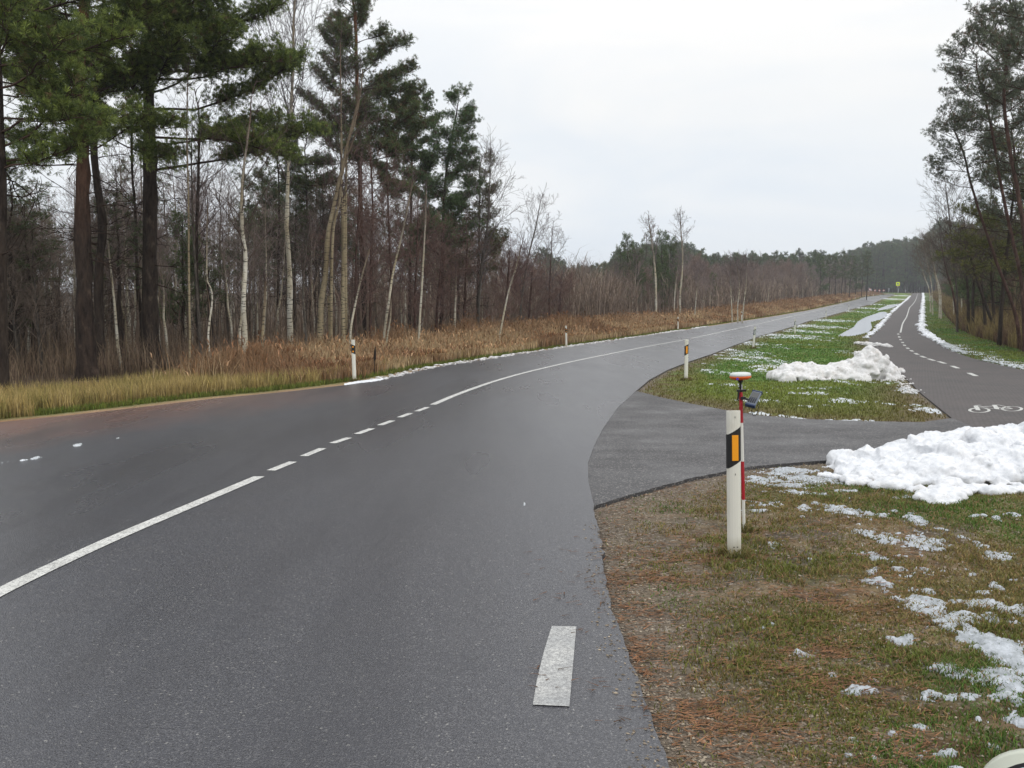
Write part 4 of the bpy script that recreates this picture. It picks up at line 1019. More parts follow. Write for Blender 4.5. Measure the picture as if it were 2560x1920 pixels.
hero_pine([(672, 748), (668, 600), (664, 480), (660, 340)], 46, 7, 3, 11.3, 25,
          lambda R, n: rand_limbs(R, 30, .35, .97, 2.4, .6, (.0, .3), .6), 'dull green pine behind the thick yellowish birch', 'bark_dark', 1.1, 1.4, L=.17, green=(.038, .050, .024), light=(.075, .095, .038), ww=.02, brown=.15)
hero_pine([(598, 752), (600, 600), (604, 480), (600, 350)], 44, 7, 3, 10.8, 26,
          lambda R, n: rand_limbs(R, 26, .40, .97, 2.4, .6, (.0, .3), .6), 'slender dark pine behind the bright white birch trunk', 'bark_dark', 1.1, 1.4, L=.17, green=(.038, .050, .024), light=(.075, .095, .038), ww=.02, brown=.15)
# right side pines leaning left
RG = dict(green=(.055, .066, .046), light=(.11, .125, .075), ww=.016, nb=12, brown=.12)
hero_pine([(2206, 735), (2195, 692), (2172, 619), (2156, 567), (2135, 515), (2122, 476), (2109, 429), (2094, 387), (2078, 335), (2066, 285)], 38, 8, 3.4, 10.3, 31,
          lambda R, n: rand_limbs(R, 20, .68, .98, 1.3, .5, (-.05, .3), .3) + [(.66, 3.1, 1.9, .0), (.72, 3.3, 1.9, .0), (.78, 3.0, 1.7, .05), (.85, 3.2, 1.2, .1), (.70, .1, 1.4, .1), (.8, .1, 1.5, .1)],
          'slim pine leaning left over the path verge, lowest of the right hand pines', 'bark_red', .95, 1.4, L=.12, dead=5, **RG)
hero_pine([(2216, 740), (2211, 671), (2203, 593), (2190, 528), (2177, 460), (2164, 392), (2148, 298), (2131, 220), (2116, 160)], 36, 9, 4, 12.6, 32,
          lambda R, n: rand_limbs(R, 24, .64, .98, 1.7, .5, (-.05, .3), .35) + [(.66, 3.1, 2.0, .0), (.73, 3.3, 1.7, .0), (.84, 3.0, 1.4, .05), (.9, 3.2, 1.1, .1)],
          'taller pine leaning left with its crown above the lowest right hand pine', 'bark_red', .95, 1.5, L=.12, dead=7, **RG)
hero_pine([(2242, 760), (2226, 600), (2200, 420), (2180, 320), (2168, 200), (2180, 90)], 33, 11, 5, 15.0, 33,
          lambda R, n: rand_limbs(R, 28, .55, .98, 2.0, .7, (-.05, .3), .35) + [(.70, 3.1, 1.8, .0), (.8, 3.3, 1.8, .0), (.9, 3.0, 1.7, .05)],
          'pine at the right frame edge whose crown spreads left above the others', 'bark_red', 1.0, 1.5, L=.12, dead=7, **RG)
hero_pine([(2236, 745), (2228, 640), (2214, 520), (2200, 400), (2192, 300)], 40, 9, 4, 11.5, 36,
          lambda R, n: rand_limbs(R, 30, .45, .98, 2.2, .7, (-.05, .3), .35), 'grey green pine filling the gap between the leaning pines at the right edge', 'bark_red', .95, 1.4, L=.12, dead=8, **RG)
hero_pine([(2255, 770), (2246, 640), (2236, 480), (2226, 300), (2222, 180)], 36, 9, 4, 13.5, 37,
          lambda R, n: rand_limbs(R, 30, .45, .98, 2.6, .8, (-.05, .3), .35), 'tall pine at the frame edge behind the one spreading left', 'bark_red', .95, 1.4, L=.12, dead=8, **RG)
hero_pine([(2290, 800), (2282, 600), (2270, 400), (2262, 200)], 30, 14, 8, 17.0, 34,
          lambda R, n: rand_limbs(R, 24, .50, .98, 2.8, 1.0, (-.05, .3), .35) + [(.66, 3.2, 2.3, .05), (.73, 3.1, 2.6, .0), (.80, 3.3, 2.3, .0)],
          'pine whose branches enter the photo at the top right corner', 'bark_red', 1.0, 1.5, L=.12, dead=3, **RG)
hero_pine([(2160, 712), (2166, 620), (2178, 500), (2190, 392)], 42, 9, 4, 9.6, 35,
          lambda R, n: rand_limbs(R, 40, .30, .97, 3.0, .8, (.0, .3), .5), 'olive green dense pine behind the leaning pines at the right edge', 'bark_dark', 1.2, 1.0, L=.17, green=(.06, .065, .02), light=(.13, .13, .03), ww=.024)

# traced birches and bare trees ------------------------------------------------
def hero_bare(pts, Y, w, wt, seed, label, mt='birch', name='birch_tree', cat='birch', f0=.45, nb=22, bl=1.8, ang=.7, col=(.095, .068, .062), detail=1, lift=.08, tipw=1.2, stems=(), dy=0.0):
    P, rad = trunk_px(pts, Y, w, wt, 4, seed=seed, dy=dy); R = RR(seed)
    rad = [max(r_, .008) for r_ in rad]
    T = bare_crown(P, rad, R, f0, nb, bl, ang, lift, col, 1.0, detail, tipw)
    base = (P[0].x, P[0].y, float(zp(Y)) - .1)
    o = mk_tree(name, base, P, rad, mt, [('crown', T.mesh(), M['twig'])], label, cat, k=10)
    for st, w2 in stems:
        P2, rad2 = trunk_px(st, Y, w2, w2 * .4, 4, seed=seed + 1)
        if st[0][1] < 690: 
            q = at(st[0][0], st[0][1], Y); P2[0].z = q.z
        V, Fc, Sz = sweep(P2, rad2, 8); me = np_mesh('trunk', V - np.array(base), Fc, Sz); link('trunk', me, M[mt], o, True)
    return o
HB = hero_bare
HB([(528, 800), (528, 720), (527, 650), (526, 560), (521, 490), (526, 400), (535, 325), (541, 245)], 25.2, 13, 3.5, 101, 'bright white birch trunk standing at the grass edge, brightest of the trunks', nb=20, bl=1.9, f0=.42, col=(.085, .06, .05), detail=1)
HB([(626, 745), (627, 650), (625, 575), (622, 500), (622, 425), (625, 280), (631, 150), (634, 60), (636, -40), (637, -130)], 34, 14, 2.2, 102, 'tall birch with thick marked trunk and airy fan of fine twigs against the sky', nb=46, bl=3.4, f0=.42, ang=.42, col=(.12, .10, .10), detail=2, lift=.10, tipw=1.5)
HB([(692, 757), (692, 670), (702, 600), (710, 510), (722, 440), (737, 370), (752, 300), (765, 245), (775, 190)], 32, 15, 3, 103, 'yellowish birch with a bowed thick trunk left of the straight one', mt='birch2', nb=20, bl=1.6, f0=.5, stems=[([(712, 640), (720, 520), (733, 440), (738, 380), (752, 330), (770, 285)], 7)])
HB([(742, 750), (742, 648), (741, 529), (739, 410), (739, 331), (737, 252), (735, 173), (733, 90)], 33, 9, 2, 104, 'straight slim yellowish birch right of the bowed thick birch', mt='birch2', nb=26, bl=1.6, f0=.5, stems=[([(742, 420), (748, 350), (762, 290), (778, 200), (784, 150)], 6)])
HB([(757, 760), (757, 719), (769, 640), (787, 581), (799, 537)], 30, 5.5, 3, 105, 'thin pale birch stem leaning right behind the nearest left reflector post', nb=5, bl=.8, f0=.85)
HB([(829, 770), (830, 719), (842, 648), (848, 589), (866, 517), (882, 450), (891, 395)], 35, 6.5, 2.5, 106, 'pale birch with a double base leaning right up into the pines', nb=9, bl=1.0, f0=.7, stems=[([(836, 770), (834, 745), (844, 688), (844, 645)], 5.5)])
HB([(903, 780), (903, 759), (909, 648), (915, 549), (919, 470), (920, 410)], 36, 6, 2.5, 107, 'single straight thin pale trunk to the right of the double based birch', nb=8, bl=.9, f0=.7)
HB([(982, 745), (982, 700), (984, 640), (985, 589)], 45, 5, 3.5, 108, 'short pale trunk in the dark scrub below the open layered pine', nb=8, bl=1.0, f0=.6)
HB([(1071, 762), (1084, 700), (1099, 628), (1115, 577), (1124, 540)], 40, 5, 2.2, 109, 'pale leaning birch at the right end of the left wood near the reeds', nb=14, bl=1.4, f0=.45, col=(.10, .055, .055))
HB([(576, 800), (575, 790), (567, 750), (569, 675), (573, 608)], 27, 7, 5, 110, 'short yellowish birch stump with a snapped top right of the bright birch', mt='birch2', nb=4, bl=.5, f0=.85)
HB([(406, 800), (408, 740), (408, 600), (409, 450), (405, 280), (402, 180)], 26, 6, 2.5, 111, 'slender pale stem rising left of the grey twin stem right of the massive pine', mt='birch2', nb=14, bl=1.5, f0=.5)
HB([(434, 795), (432, 740), (426, 620), (415, 470), (412, 330)], 28, 8, 3, 112, 'greyish stem leaning left beside the slender pale one', mt='bark_grey', name='bare_tree', cat='bare tree', nb=16, bl=1.8, f0=.5)
HB([(460, 805), (459, 795), (453, 725), (456, 650), (456, 622), (448, 600), (448, 500), (452, 440)], 25.5, 5, 2.5, 113, 'thin pale birch stem with an S shaped kink left of the bright white birch', nb=8, bl=1.0, f0=.7)
HB([(430, 785), (430, 700), (428, 560), (429, 400), (430, 270)], 33, 11, 5, 114, 'dark upright trunk right of the massive pine', mt='bark_dark', name='bare_tree', cat='bare tree', nb=24, bl=2.2, f0=.4, detail=1)
HB([(302, 785), (303, 700), (297, 600), (292, 480), (288, 380), (286, 250)], 31, 9, 4, 115, 'dark thin trunk hugging the left side of the massive pine', mt='bark_dark', name='bare_tree', cat='bare tree', nb=20, bl=2.0, f0=.4)
HB([(660, 770), (660, 700), (655, 640), (658, 560), (668, 500)], 30, 6, 3, 116, 'thin grey stem between the thick birch and the bowed birch', mt='bark_grey', name='bare_tree', cat='bare tree', nb=12, bl=1.2, f0=.5)
HB([(272, 780), (270, 700), (262, 640), (257, 565)], 30, 4, 2.5, 117, 'thin yellowish bent stem between the two biggest pines', mt='birch2', nb=6, bl=.9, f0=.6)
HB([(1032, 735), (1035, 640), (1042, 560), (1054, 480), (1058, 400), (1059, 330)], 46, 8, 1.6, 118, 'tall leafless grey tree whose bare tip stands against the sky right of the pines', mt='bark_grey', name='bare_tree', cat='bare tree', nb=44, bl=2.1, f0=.3, detail=1, col=(.13, .11, .105), tipw=2.4, ang=.55)
HB([(1120, 740), (1128, 640), (1140, 560), (1155, 500), (1167, 440)], 55, 6, 1.5, 119, 'leafless grey tree leaning right at the thinning end of the wood', mt='bark_grey', name='bare_tree', cat='bare tree', nb=34, bl=2.0, f0=.3, col=(.14, .115, .115), tipw=2.6, ang=.6)
HB([(1186, 725), (1187, 640), (1190, 560), (1193, 502)], 62, 5, 1.5, 120, 'small dark leafless tree last before the open gap in the trees', mt='bark_red', name='bare_tree', cat='bare tree', nb=30, bl=1.7, f0=.3, col=(.12, .10, .10), tipw=2.6, ang=.75)
# reddish brown thicket
k_ = 130
for pts, Y, bl, lb in (
    ([(800, 740), (800, 600), (805, 450), (800, 330)], 40, 2.3, 'dense reddish brown leafless tree under the tallest pine'),
    ([(850, 740), (846, 620), (840, 500), (835, 345)], 43, 2.2, 'dense reddish brown leafless tree right of the tallest pine trunk'),
    ([(765, 745), (768, 640), (770, 540), (778, 400)], 38, 2.0, 'dense reddish leafless tree behind the straight yellowish birch'),
    ([(895, 742), (897, 650), (900, 560), (903, 470)], 42, 2.1, 'reddish leafless tree around the straight thin pale trunk'),
    ([(940, 740), (945, 660), (950, 600), (955, 530)], 44, 2.0, 'reddish leafless tree beneath the open layered pine'),
    ([(1000, 735), (1003, 660), (1006, 600), (1010, 520)], 47, 2.0, 'reddish leafless tree left of the tall leafless grey tree'),
    ([(1085, 735), (1090, 680), (1096, 620), (1100, 560)], 50, 1.9, 'low reddish leafless tree around the pale leaning birch'),
    ([(1140, 730), (1143, 680), (1146, 640), (1150, 585)], 58, 1.9, 'low reddish leafless tree at the thinning end of the wood'),
    ([(1205, 722), (1207, 690), (1210, 650), (1213, 610)], 66, 2.0, 'low purplish leafless tree by the gap, beside the second left reflector post')):
    HB(pts, Y, 7, 3, k_, lb, mt='bark_red', name='bare_tree', cat='bare tree', nb=34, bl=bl, f0=.16, ang=.85, col=(.15, .095, .08), detail=2, tipw=2.0); k_ += 1
# right side bare trees
HB([(2069, 690), (2066, 640), (2060, 560), (2051, 480), (2044, 415)], 62, 5, 2, 151, 'leafless tree left of the leaning pines, its bare crown against the sky', mt='bark_grey', name='bare_tree', cat='bare tree', nb=46, bl=2.9, f0=.35, col=(.11, .09, .08), tipw=3, ang=.6)
for pts, Y, w_, lb, mt_ in (
    ([(2012, 650), (2008, 627), (1998, 600), (1990, 570), (1982, 545)], 120, 2.6, 'leftmost leaning white birch by the far path', 'birch'),
    ([(2016, 655), (2013, 627), (2008, 595), (2001, 560), (1996, 535)], 110, 2.6, 'second leaning white birch by the far path', 'birch'),
    ([(2030, 660), (2028, 635), (2019, 595), (2011, 560), (2004, 530)], 100, 3.2, 'third leaning white birch by the far path, thickest of the clump', 'birch'),
    ([(2034, 660), (2031, 632), (2024, 598), (2016, 560), (2010, 520)], 98, 3.0, 'rightmost leaning white birch of the clump by the far path', 'birch'),
    ([(2074, 690), (2057, 632), (2048, 595), (2039, 560), (2034, 520)], 70, 5, 'brown trunk leaning left between the birch clump and the dark trunks', 'bark_red'),
    ([(2093, 700), (2092, 645), (2089, 600), (2085, 540)], 60, 7, 'dark upright trunk, first of the dark ones right of the path', 'bark_dark'),
    ([(2104, 700), (2101, 640), (2102, 593), (2105, 530)], 58, 7, 'dark upright trunk beside the first dark one right of the path', 'bark_dark'),
    ([(2152, 730), (2148, 712), (2128, 660), (2108, 600), (2096, 555), (2085, 500)], 50, 8, 'thick dark trunk slanting strongly left in the brown brush', 'bark_dark'),
    ([(2131, 720), (2127, 679), (2121, 600), (2117, 540)], 52, 8, 'dark trunk crossing behind the slanting one', 'bark_dark'),
    ([(2150, 720), (2147, 671), (2144, 600), (2140, 540)], 50, 8, 'dark trunk just right of the slanting one', 'bark_dark'),
    ([(2062, 680), (2060, 640), (2058, 600), (2053, 560)], 85, 2.6, 'thin white trunk at the left of the pale trunks behind the dark ones', 'birch'),
    ([(2079, 685), (2076, 640), (2070, 600), (2068, 560)], 80, 3, 'thin white trunk in the middle of the pale trunks behind the dark ones', 'birch'),
    ([(2118, 690), (2115, 640), (2113, 600), (2110, 560)], 75, 3, 'thin pale trunk between the dark trunks right of the path', 'birch')):
    HB(pts, Y, w_, w_ * .5, k_, lb, mt=mt_, name='birch_tree' if mt_ == 'birch' else 'bare_tree', cat='birch' if mt_ == 'birch' else 'bare tree', nb=22, bl=2.4 if Y < 90 else 2.8, f0=.5, ang=.6, col=(.12, .095, .07) if Y > 90 else (.085, .066, .05), tipw=3.2, detail=1); k_ += 1
# mid distance birches in front of the pine clump
for pts, Y, w_, lb in (
    ([(1417, 690), (1417, 640), (1416, 590), (1411, 550), (1405, 500), (1402, 480)], 88, 5, 'white birch with a forked crown in front of the green pine clump'),
    ([(1470, 690), (1469, 640), (1474, 590), (1474, 540), (1471, 500), (1470, 472)], 90, 4.5, 'tallest white birch right of the forked one, tip highest against the sky'),
    ([(1456, 690), (1458, 640), (1461, 600), (1467, 560)], 92, 3, 'thin pale birch leaning right beside the tallest white birch'),
    ([(1500, 695), (1502, 660), (1506, 620), (1512, 580)], 88, 3, 'thin pale birch leaning right, second after the tallest birch'),
    ([(1582, 700), (1580, 660), (1579, 620), (1578, 572)], 86, 3, 'leftmost of three bright birch stems near the fourth left reflector post'),
    ([(1594, 700), (1593, 660), (1597, 620), (1592, 575)], 85, 3, 'middle of three bright birch stems near the fourth left reflector post'),
    ([(1603, 700), (1606, 660), (1611, 620), (1614, 565)], 85, 3, 'rightmost of three bright birch stems near the fourth left reflector post'),
    ([(1322, 695), (1317, 660), (1311, 630), (1313, 605)], 88, 3, 'pale stem leaning left, left half of a V shaped pair'),
    ([(1323, 695), (1328, 650), (1335, 620), (1334, 580)], 88, 3, 'pale stem leaning right, right half of a V shaped pair'),
    ([(1266, 700), (1264, 660), (1262, 620), (1263, 590)], 86, 2.6, 'thin pale stem at the left end of the open birch row'),
    ([(1365, 695), (1367, 650), (1372, 620), (1375, 560)], 90, 3, 'pale crooked stem under the pointed green pine')):
    HB(pts, Y, w_, w_ * .4, k_, lb, nb=20, bl=1.9, f0=.55, ang=.5, col=(.15, .12, .115), tipw=3.4, detail=1); k_ += 1

# ------------------------------------------------------------------ kinds that repeat: built once, copied object by object
def proto(name, H, kind, seed, lo=False):
    R = RR(seed); n = 9; P = [Vector((0, 0, -.3))]
    lx, ly = R.normal() * .02, R.normal() * .02
    for i in range(1, n): z = H * i / (n - 1); P.append(Vector((lx * z + R.normal() * .05, ly * z + R.normal() * .05, z)))
    tw = 4.5 if lo else 2.2
    if kind == 'pine':
        rad = [.15 * (1 - .85 * i / (n - 1)) for i in range(n)]
        T, N = pine(P, rad, R, rand_limbs(R, 26 if not lo else 30, .45, .98, 2.1, .6, (.0, .35), .6), 1.0, .85 if not lo else .6, .16 if not lo else .36, .026 if not lo else .08, 9 if not lo else 5, green=(.055, .075, .036), light=(.12, .155, .055), brown=.10, dead=10)
        parts = [('branches', T.mesh(), M['twig']), ('crown', N, M['needle'])]; tm = 'bark_dark'
    elif kind == 'bushy':
        rad = [.13 * (1 - .85 * i / (n - 1)) for i in range(n)]
        T, N = pine(P, rad, R, rand_limbs(R, 44, .14, .98, 2.5, .5, (.05, .5), .9), 1.15, 1.1 if not lo else .6, .18 if not lo else .36, .028 if not lo else .08, 9 if not lo else 5, green=(.050, .080, .034), light=(.125, .175, .050), brown=.03, dead=0)
        parts = [('branches', T.mesh(), M['twig']), ('crown', N, M['needle'])]; tm = 'bark_dark'
    else:
        rad = [.085 * (1 - .82 * i / (n - 1)) for i in range(n)]
        if kind == 'birch':
            T = bare_crown(P, rad, R, .42, 34, 1.8, .6, .08, (.20, .155, .14), 1, 1, tw); tm = 'birch'
        elif kind == 'brown':
            T = bare_crown(P, rad, R, .2, 46, 2.1, .75, .06, (.165, .13, .105), 1, 1, tw); tm = 'bark_grey'
        else:
            T = bare_crown(P, rad, R, .22, 48, 1.9, .65, .07, (.205, .145, .12), 1, 1, tw * 1.4); tm = 'bark_red' if R.random() < .5 else 'birch'
        parts = [('crown', T.mesh(), M['twig'])]
    o = mk_tree(name, (0, 0, 0), P, rad, tm, parts, None, None, k=7); o['_H'] = H
    return o
def children(o): return [c for c in bpy.data.objects if c.parent == o]
KIDS = {}
USED = set()
def place(o, loc, rz, sc, lean, label, cat, group):
    if o.name not in KIDS: KIDS[o.name] = list(o.children)
    if o.name not in USED:
        r_ = o; USED.add(o.name)
    else:
        r_ = o.copy(); COL.objects.link(r_)
        for c in KIDS[o.name]:
            d = c.copy(); COL.objects.link(d); d.parent = r_
    r_.location = loc; r_.rotation_euler = (lean[0], lean[1], rz); r_.scale = (sc[0], sc[0], sc[1])
    tag(r_, label, cat, group); return r_
PR = {
 'pine': [proto('pine_tree', 11, 'pine', s) for s in (501, 502, 503)],
 'bushy': [proto('pine_tree', 8, 'bushy', s) for s in (511, 512)],
 'birch': [proto('birch_tree', 10, 'birch', s) for s in (521, 522, 523)],
 'brown': [proto('bare_tree', 8, 'brown', s) for s in (531, 532, 533)],
 'fpine': [proto('pine_tree', 13, 'pine', s, True) for s in (541, 542, 543)],
 'fbushy': [proto('pine_tree', 10, 'bushy', s, True) for s in (551, 552)],
 'fbirch': [proto('birch_tree', 10, 'birch', s, True) for s in (561, 562)],
 'fred': [proto('bare_tree', 9, 'red', s, True) for s in (571, 572, 573)],
}
for k in PR:
    for o in PR[k]: KIDS[o.name] = list(bpy.data.objects[o.name].children)
PH = {'pine': 11, 'bushy': 8, 'birch': 10, 'brown': 8, 'fpine': 13, 'fbushy': 10, 'fbirch': 10, 'fred': 9}
TR = RR(99)
SKYL = np.array([(-400, 200), (0, 210), (540, 250), (600, 345), (700, 345), (850, 350), (960, 420), (1050, 440), (1110, 500), (1180, 545), (1230, 575), (1300, 568), (1335, 545), (1390, 525), (1480, 530), (1530, 552), (1850, 545), (1880, 535), (1990, 522), (2015, 500), (2040, 450), (2070, 420), (2120, 400), (2212, 380), (2600, 300)])
def sky_y(x): return float(np.interp(x, SKYL[:, 0], SKYL[:, 1]))
def proj_x(X, Y): return (CX + F * X / Y) / K
def z_at(py, Y): return at(1100, py, Y).z
CATS = {'pine_tree': 'pine tree', 'birch_tree': 'birch', 'bare_tree': 'bare tree'}
def put(kind, X, Y, dyk, lab, grp, hmin=3, hmax=15, leanx=0.0, j=.18):
    o = PR[kind][int(TR.integers(len(PR[kind])))]
    px = proj_x(X, Y); top = z_at(sky_y(px) + dyk, Y); gz = float(zp(Y))
    h = min(hmax, top - gz) * (1 - j * TR.random())
    if h < hmin: return
    s = h / PH[kind]; wd = s * (.8 + .4 * TR.random()) ** .5
    wd = max(wd, .65)
    place(o, (X, Y, gz - .12), TR.random() * 6.28, (wd, s), (TR.normal() * .03, TR.normal() * .04 + leanx), lab, CATS[o.name.split('.')[0]], grp)
def jitter_grid(n, f):
    for i in range(n): f(i, (i + TR.random()) / n)
# left wood filler
LB = {'pine': ('slender dark pine standing deeper in the left wood behind the front row', 'pines deeper in the left wood'),
      'bushy': ('low bushy green pine among the trunks of the left wood', 'young pines among the left wood trunks'),
      'birch': ('thin pale birch among the many stems deeper in the left wood', 'thin birches deeper in the left wood'),
      'brown': ('leafless brown tree among the many stems deeper in the left wood', 'leafless trees deeper in the left wood')}
def f_(i, t):
    Y = 27 + 100 * t ** 1.3; u = TR.random(); edge = float(road_left(Y)) - 11 - 3 * TR.random(); lo = -.64 * Y
    if edge < lo: return
    X = lo + (edge - lo) * u
    k = TR.choice(['pine', 'bushy', 'birch', 'brown'], p=[.26, .04, .40, .30])
    put(k, X, Y, 20 + 60 * TR.random() + (50 + 170 * TR.random()) * (proj_x(X, Y) < 560), *LB[k], hmin=3, hmax={'pine': 13, 'bushy': 7, 'birch': 11, 'brown': 9}[k])
jitter_grid(230, f_)
# slim pale stems close behind the verge
def f_(i, t):
    Y = 27 + 26 * TR.random(); px = 215 + 880 * t; X = at(px, 600, Y).x
    if X > float(road_left(Y)) - 8: return
    put('birch', X, Y, 30 + 190 * TR.random(), 'slim pale birch stem among those close behind the left verge', 'slim birches close behind the left verge', 2.5, 10, j=.3)
jitter_grid(46, f_)
# strip along the road beyond the gap
def f_(i, t):
    Y = 72 + 270 * t ** 1.2; X = float(road_left(Y)) - 11 - 22 * TR.random() ** 1.3
    k = 'fred' if TR.random() < .5 else 'fbirch'; px = proj_x(X, Y)
    put(k, X, Y, (14 if px > 1490 else 42) + 14 * TR.random(), {'fred': 'reddish leafless young tree in the strip beyond the left reeds', 'fbirch': 'thin white birch in the reddish strip beyond the left reeds'}[k],
        {'fred': 'reddish leafless trees beyond the reeds', 'fbirch': 'thin birches beyond the reeds'}[k], 2.5, 13, j=.08)
jitter_grid(230, f_)
# front row of white stems right behind the reeds
def f_(i, t):
    Y = 70 + 250 * t ** 1.15; X = float(road_left(Y)) - 9 - 4 * TR.random()
    px = proj_x(X, Y); put('birch' if Y < 150 else 'fbirch', X, Y, (24 if px > 1490 else 70) + 30 * TR.random(), 'white stemmed birch in the front row behind the left reeds', 'front row birches behind the reeds', 2.5, 12, j=.25)
jitter_grid(115, f_)
# green pine clump
for px, py, Y, kd, lb in ((1355, 512, 96, 'bushy', 'pointed green pine at the left of the mid distance pine clump'), (1338, 535, 98, 'bushy', 'smaller green pine left of the pointed one'), (1395, 505, 104, 'pine', 'dark broad pine behind the forked white birch'),
        (1430, 505, 105, 'bushy', 'dark bushy pine right of the forked white birch'), (1375, 545, 94, 'bushy', 'yellowish green pine in front of the dark clump'), (1450, 515, 106, 'bushy', 'green pine between the two tallest birches'), (1308, 590, 100, 'bushy', 'low green pine at the left foot of the clump'), (1415, 560, 100, 'bushy', 'dark low pine filling the middle of the clump'),
        (1262, 605, 104, 'bushy', 'low yellow green pine near the gap'), (1250, 600, 118, 'bushy', 'dark green young pine behind the gap'), (1445, 585, 98, 'bushy', 'dark low pine between the two tallest birches')):
    p = at(px, 600, Y); h = z_at(py, Y) - float(zp(Y)); s = h / PH[kd]
    o = PR[kd][int(TR.integers(len(PR[kd])))]; place(o, (p.x, Y, float(zp(Y)) - .1), TR.random() * 6.28, (s * .75, s), (0, 0), lb, 'pine tree', None)
# distant pines behind the strip
def f_(i, t):
    Y = 215 + 60 * TR.random(); px = 1190 + 690 * t; X = at(px, 600, Y).x
    put('fpine' if TR.random() < .5 else 'fbushy', X, Y, -4 + 14 * TR.random(), 'far pine of the hazy treeline beyond the reddish strip', 'far treeline pines', 5, 20, j=.06)
jitter_grid(60, f_)
def f_(i, t):
    Y = 180 + 60 * TR.random(); px = 1200 + 660 * t; X = at(px, 600, Y).x
    if X > float(road_left(Y)) - 20: return
    put('fred', X, Y, 18 + 16 * TR.random(), 'greyish leafless tree in front of the hazy treeline', 'leafless trees before the treeline', 4, 12)
jitter_grid(50, f_)
# dark wood at the end of the road
def f_(i, t):
    Y = 400 + 12 * TR.random(); px = 1845 + 230 * t; X = at(px, 600, Y).x
    put('fpine' if TR.random() < .45 else 'fbushy', X, Y, -6 + 14 * TR.random(), 'dark pine of the wood closing the end of the road', 'dark pines at the end of the road', 6, 30, j=.06)
jitter_grid(40, f_)
# the far wood as one mass
def mass_proto(kind, H, seed):
    R = RR(seed); P = [Vector((0, 0, H * i / 5)) for i in range(6)]; rad = [.16 * (1 - .16 * i) for i in range(6)]
    if kind == 'red':
        T = bare_crown(P, rad, R, .2, 22, 2.2, .65, .07, (.13, .082, .078), 1, 0, 9); A = T.mesh()
    else:
        lim = rand_limbs(R, 20, .42, .98, 2.6, .8, (0, .3), .6) if kind == 'tall' else rand_limbs(R, 30, .06, .98, 3.0, .6, (0, .4), .8)
        T, N = pine(P, rad, R, lim, 1.4, .32, .55, .17, 3, green=(.042, .066, .032), light=(.09, .125, .050), brown=.05, dead=0); A = N
    V, F_, S_ = sweep(P, rad, 5); C = np.tile(np.array([(.05, .04, .033)]), (len(V), 1))
    return merge([(V, F_, S_, C), A])
MP = {k: [mass_proto(k, 10, s) for s in ss] for k, ss in (('tall', (901, 902)), ('low', (911, 912, 913)), ('red', (921, 922)))}
parts = []
def grow(kind, X, Y, dyk, hmax):
    V, F_, S_, C = MP[kind][int(TR.integers(len(MP[kind])))]; gz = float(zp(Y)); px = proj_x(X, Y)
    h = min(hmax, z_at(sky_y(px) + dyk, Y) - gz) * (1 - .08 * TR.random())
    if h < 3: return
    s = h / 10; w_ = max(s, .8) * (.9 + .3 * TR.random()); a_ = TR.random() * 6.28; ca, sa = math.cos(a_), math.sin(a_)
    Q = np.stack([(V[:, 0] * ca - V[:, 1] * sa) * w_ + X, (V[:, 0] * sa + V[:, 1] * ca) * w_ + Y, V[:, 2] * s + gz - .2], 1)
    parts.append((Q, F_, S_, C * (.8 + .4 * TR.random())))
def kindof(p): u = TR.random(); return 'low' if u < p else ('tall' if u < p + (1 - p) * .6 else 'red')
for i in range(80):                                      # behind the left wood
    Y = 125 + 60 * TR.random(); X = Y * (-.66 + .60 * (i + TR.random()) / 80); px = proj_x(X, Y)
    grow(kindof(.55), X, Y, 375 * (px < 560) + (220 if 560 <= px < 900 else 0) + 30 + 50 * TR.random(), 14)
for i in range(150):                                      # treeline beyond the strip
    Y = 270 + 140 * TR.random(); px = 1170 + 720 * (i + TR.random()) / 150; X = at(px, 600, Y).x
    if X < float(road_left(Y)) - 16 or Y > 400: grow(kindof(.6), X, Y, -2 + 14 * TR.random(), 22)
for i in range(110):                                      # end of the road
    Y = 414 + 45 * TR.random(); X = at(1835 + 250 * (i + TR.random()) / 110, 600, Y).x
    grow(kindof(.7), X, Y, -5 + 12 * TR.random(), 32)
for i in range(90):                                       # behind the right wood
    Y = 130 + 270 * (i + TR.random()) / 90; X = float(path_right(Y)) + 22 + 30 * TR.random()
    if X < .75 * Y: grow(kindof(.5), X, Y, 30 + 30 * TR.random(), 15)
V, Fc, Sz, C = merge(parts)
tag(link('distant_forest', np_mesh('distant_forest', V, Fc, Sz, C), M['needle']), 'far-off dark wood that closes the view behind the nearer trees', 'forest', kind='stuff')
# wood on the right of the path
RL = {'pine': ('slim pine in the shaded wood right of the cycle path', 'slim pines right of the path'), 'bushy': ('bushy olive pine in the shaded wood right of the cycle path', 'bushy pines right of the path'),
      'birch': ('pale birch in the shaded wood right of the cycle path', 'birches right of the path'), 'brown': ('leafless brown tree in the shaded wood right of the cycle path', 'leafless trees right of the path')}
def f_(i, t):
    Y = 34 + 150 * t ** 1.5; X = float(path_right(Y)) + 5 + 24 * TR.random()
    if X > .66 * Y: return
    k = TR.choice(['pine', 'bushy', 'birch', 'brown'], p=[.32, .18, .20, .30])
    put(k, X, Y, 5 + 60 * TR.random(), *RL[k], hmin=3, hmax={'pine': 13, 'bushy': 10, 'birch': 12, 'brown': 10}[k], leanx=-.06)
jitter_grid(220, f_)
def f_(i, t):
    Y = 190 + 210 * t; X = float(path_right(Y)) + 8 + 30 * TR.random()
    put('fpine' if TR.random() < .5 else 'fred', X, Y, 5 + 25 * TR.random(), 'far tree of the wood right of the path end', 'far trees right of the path', 5, 16)
jitter_grid(36, f_)
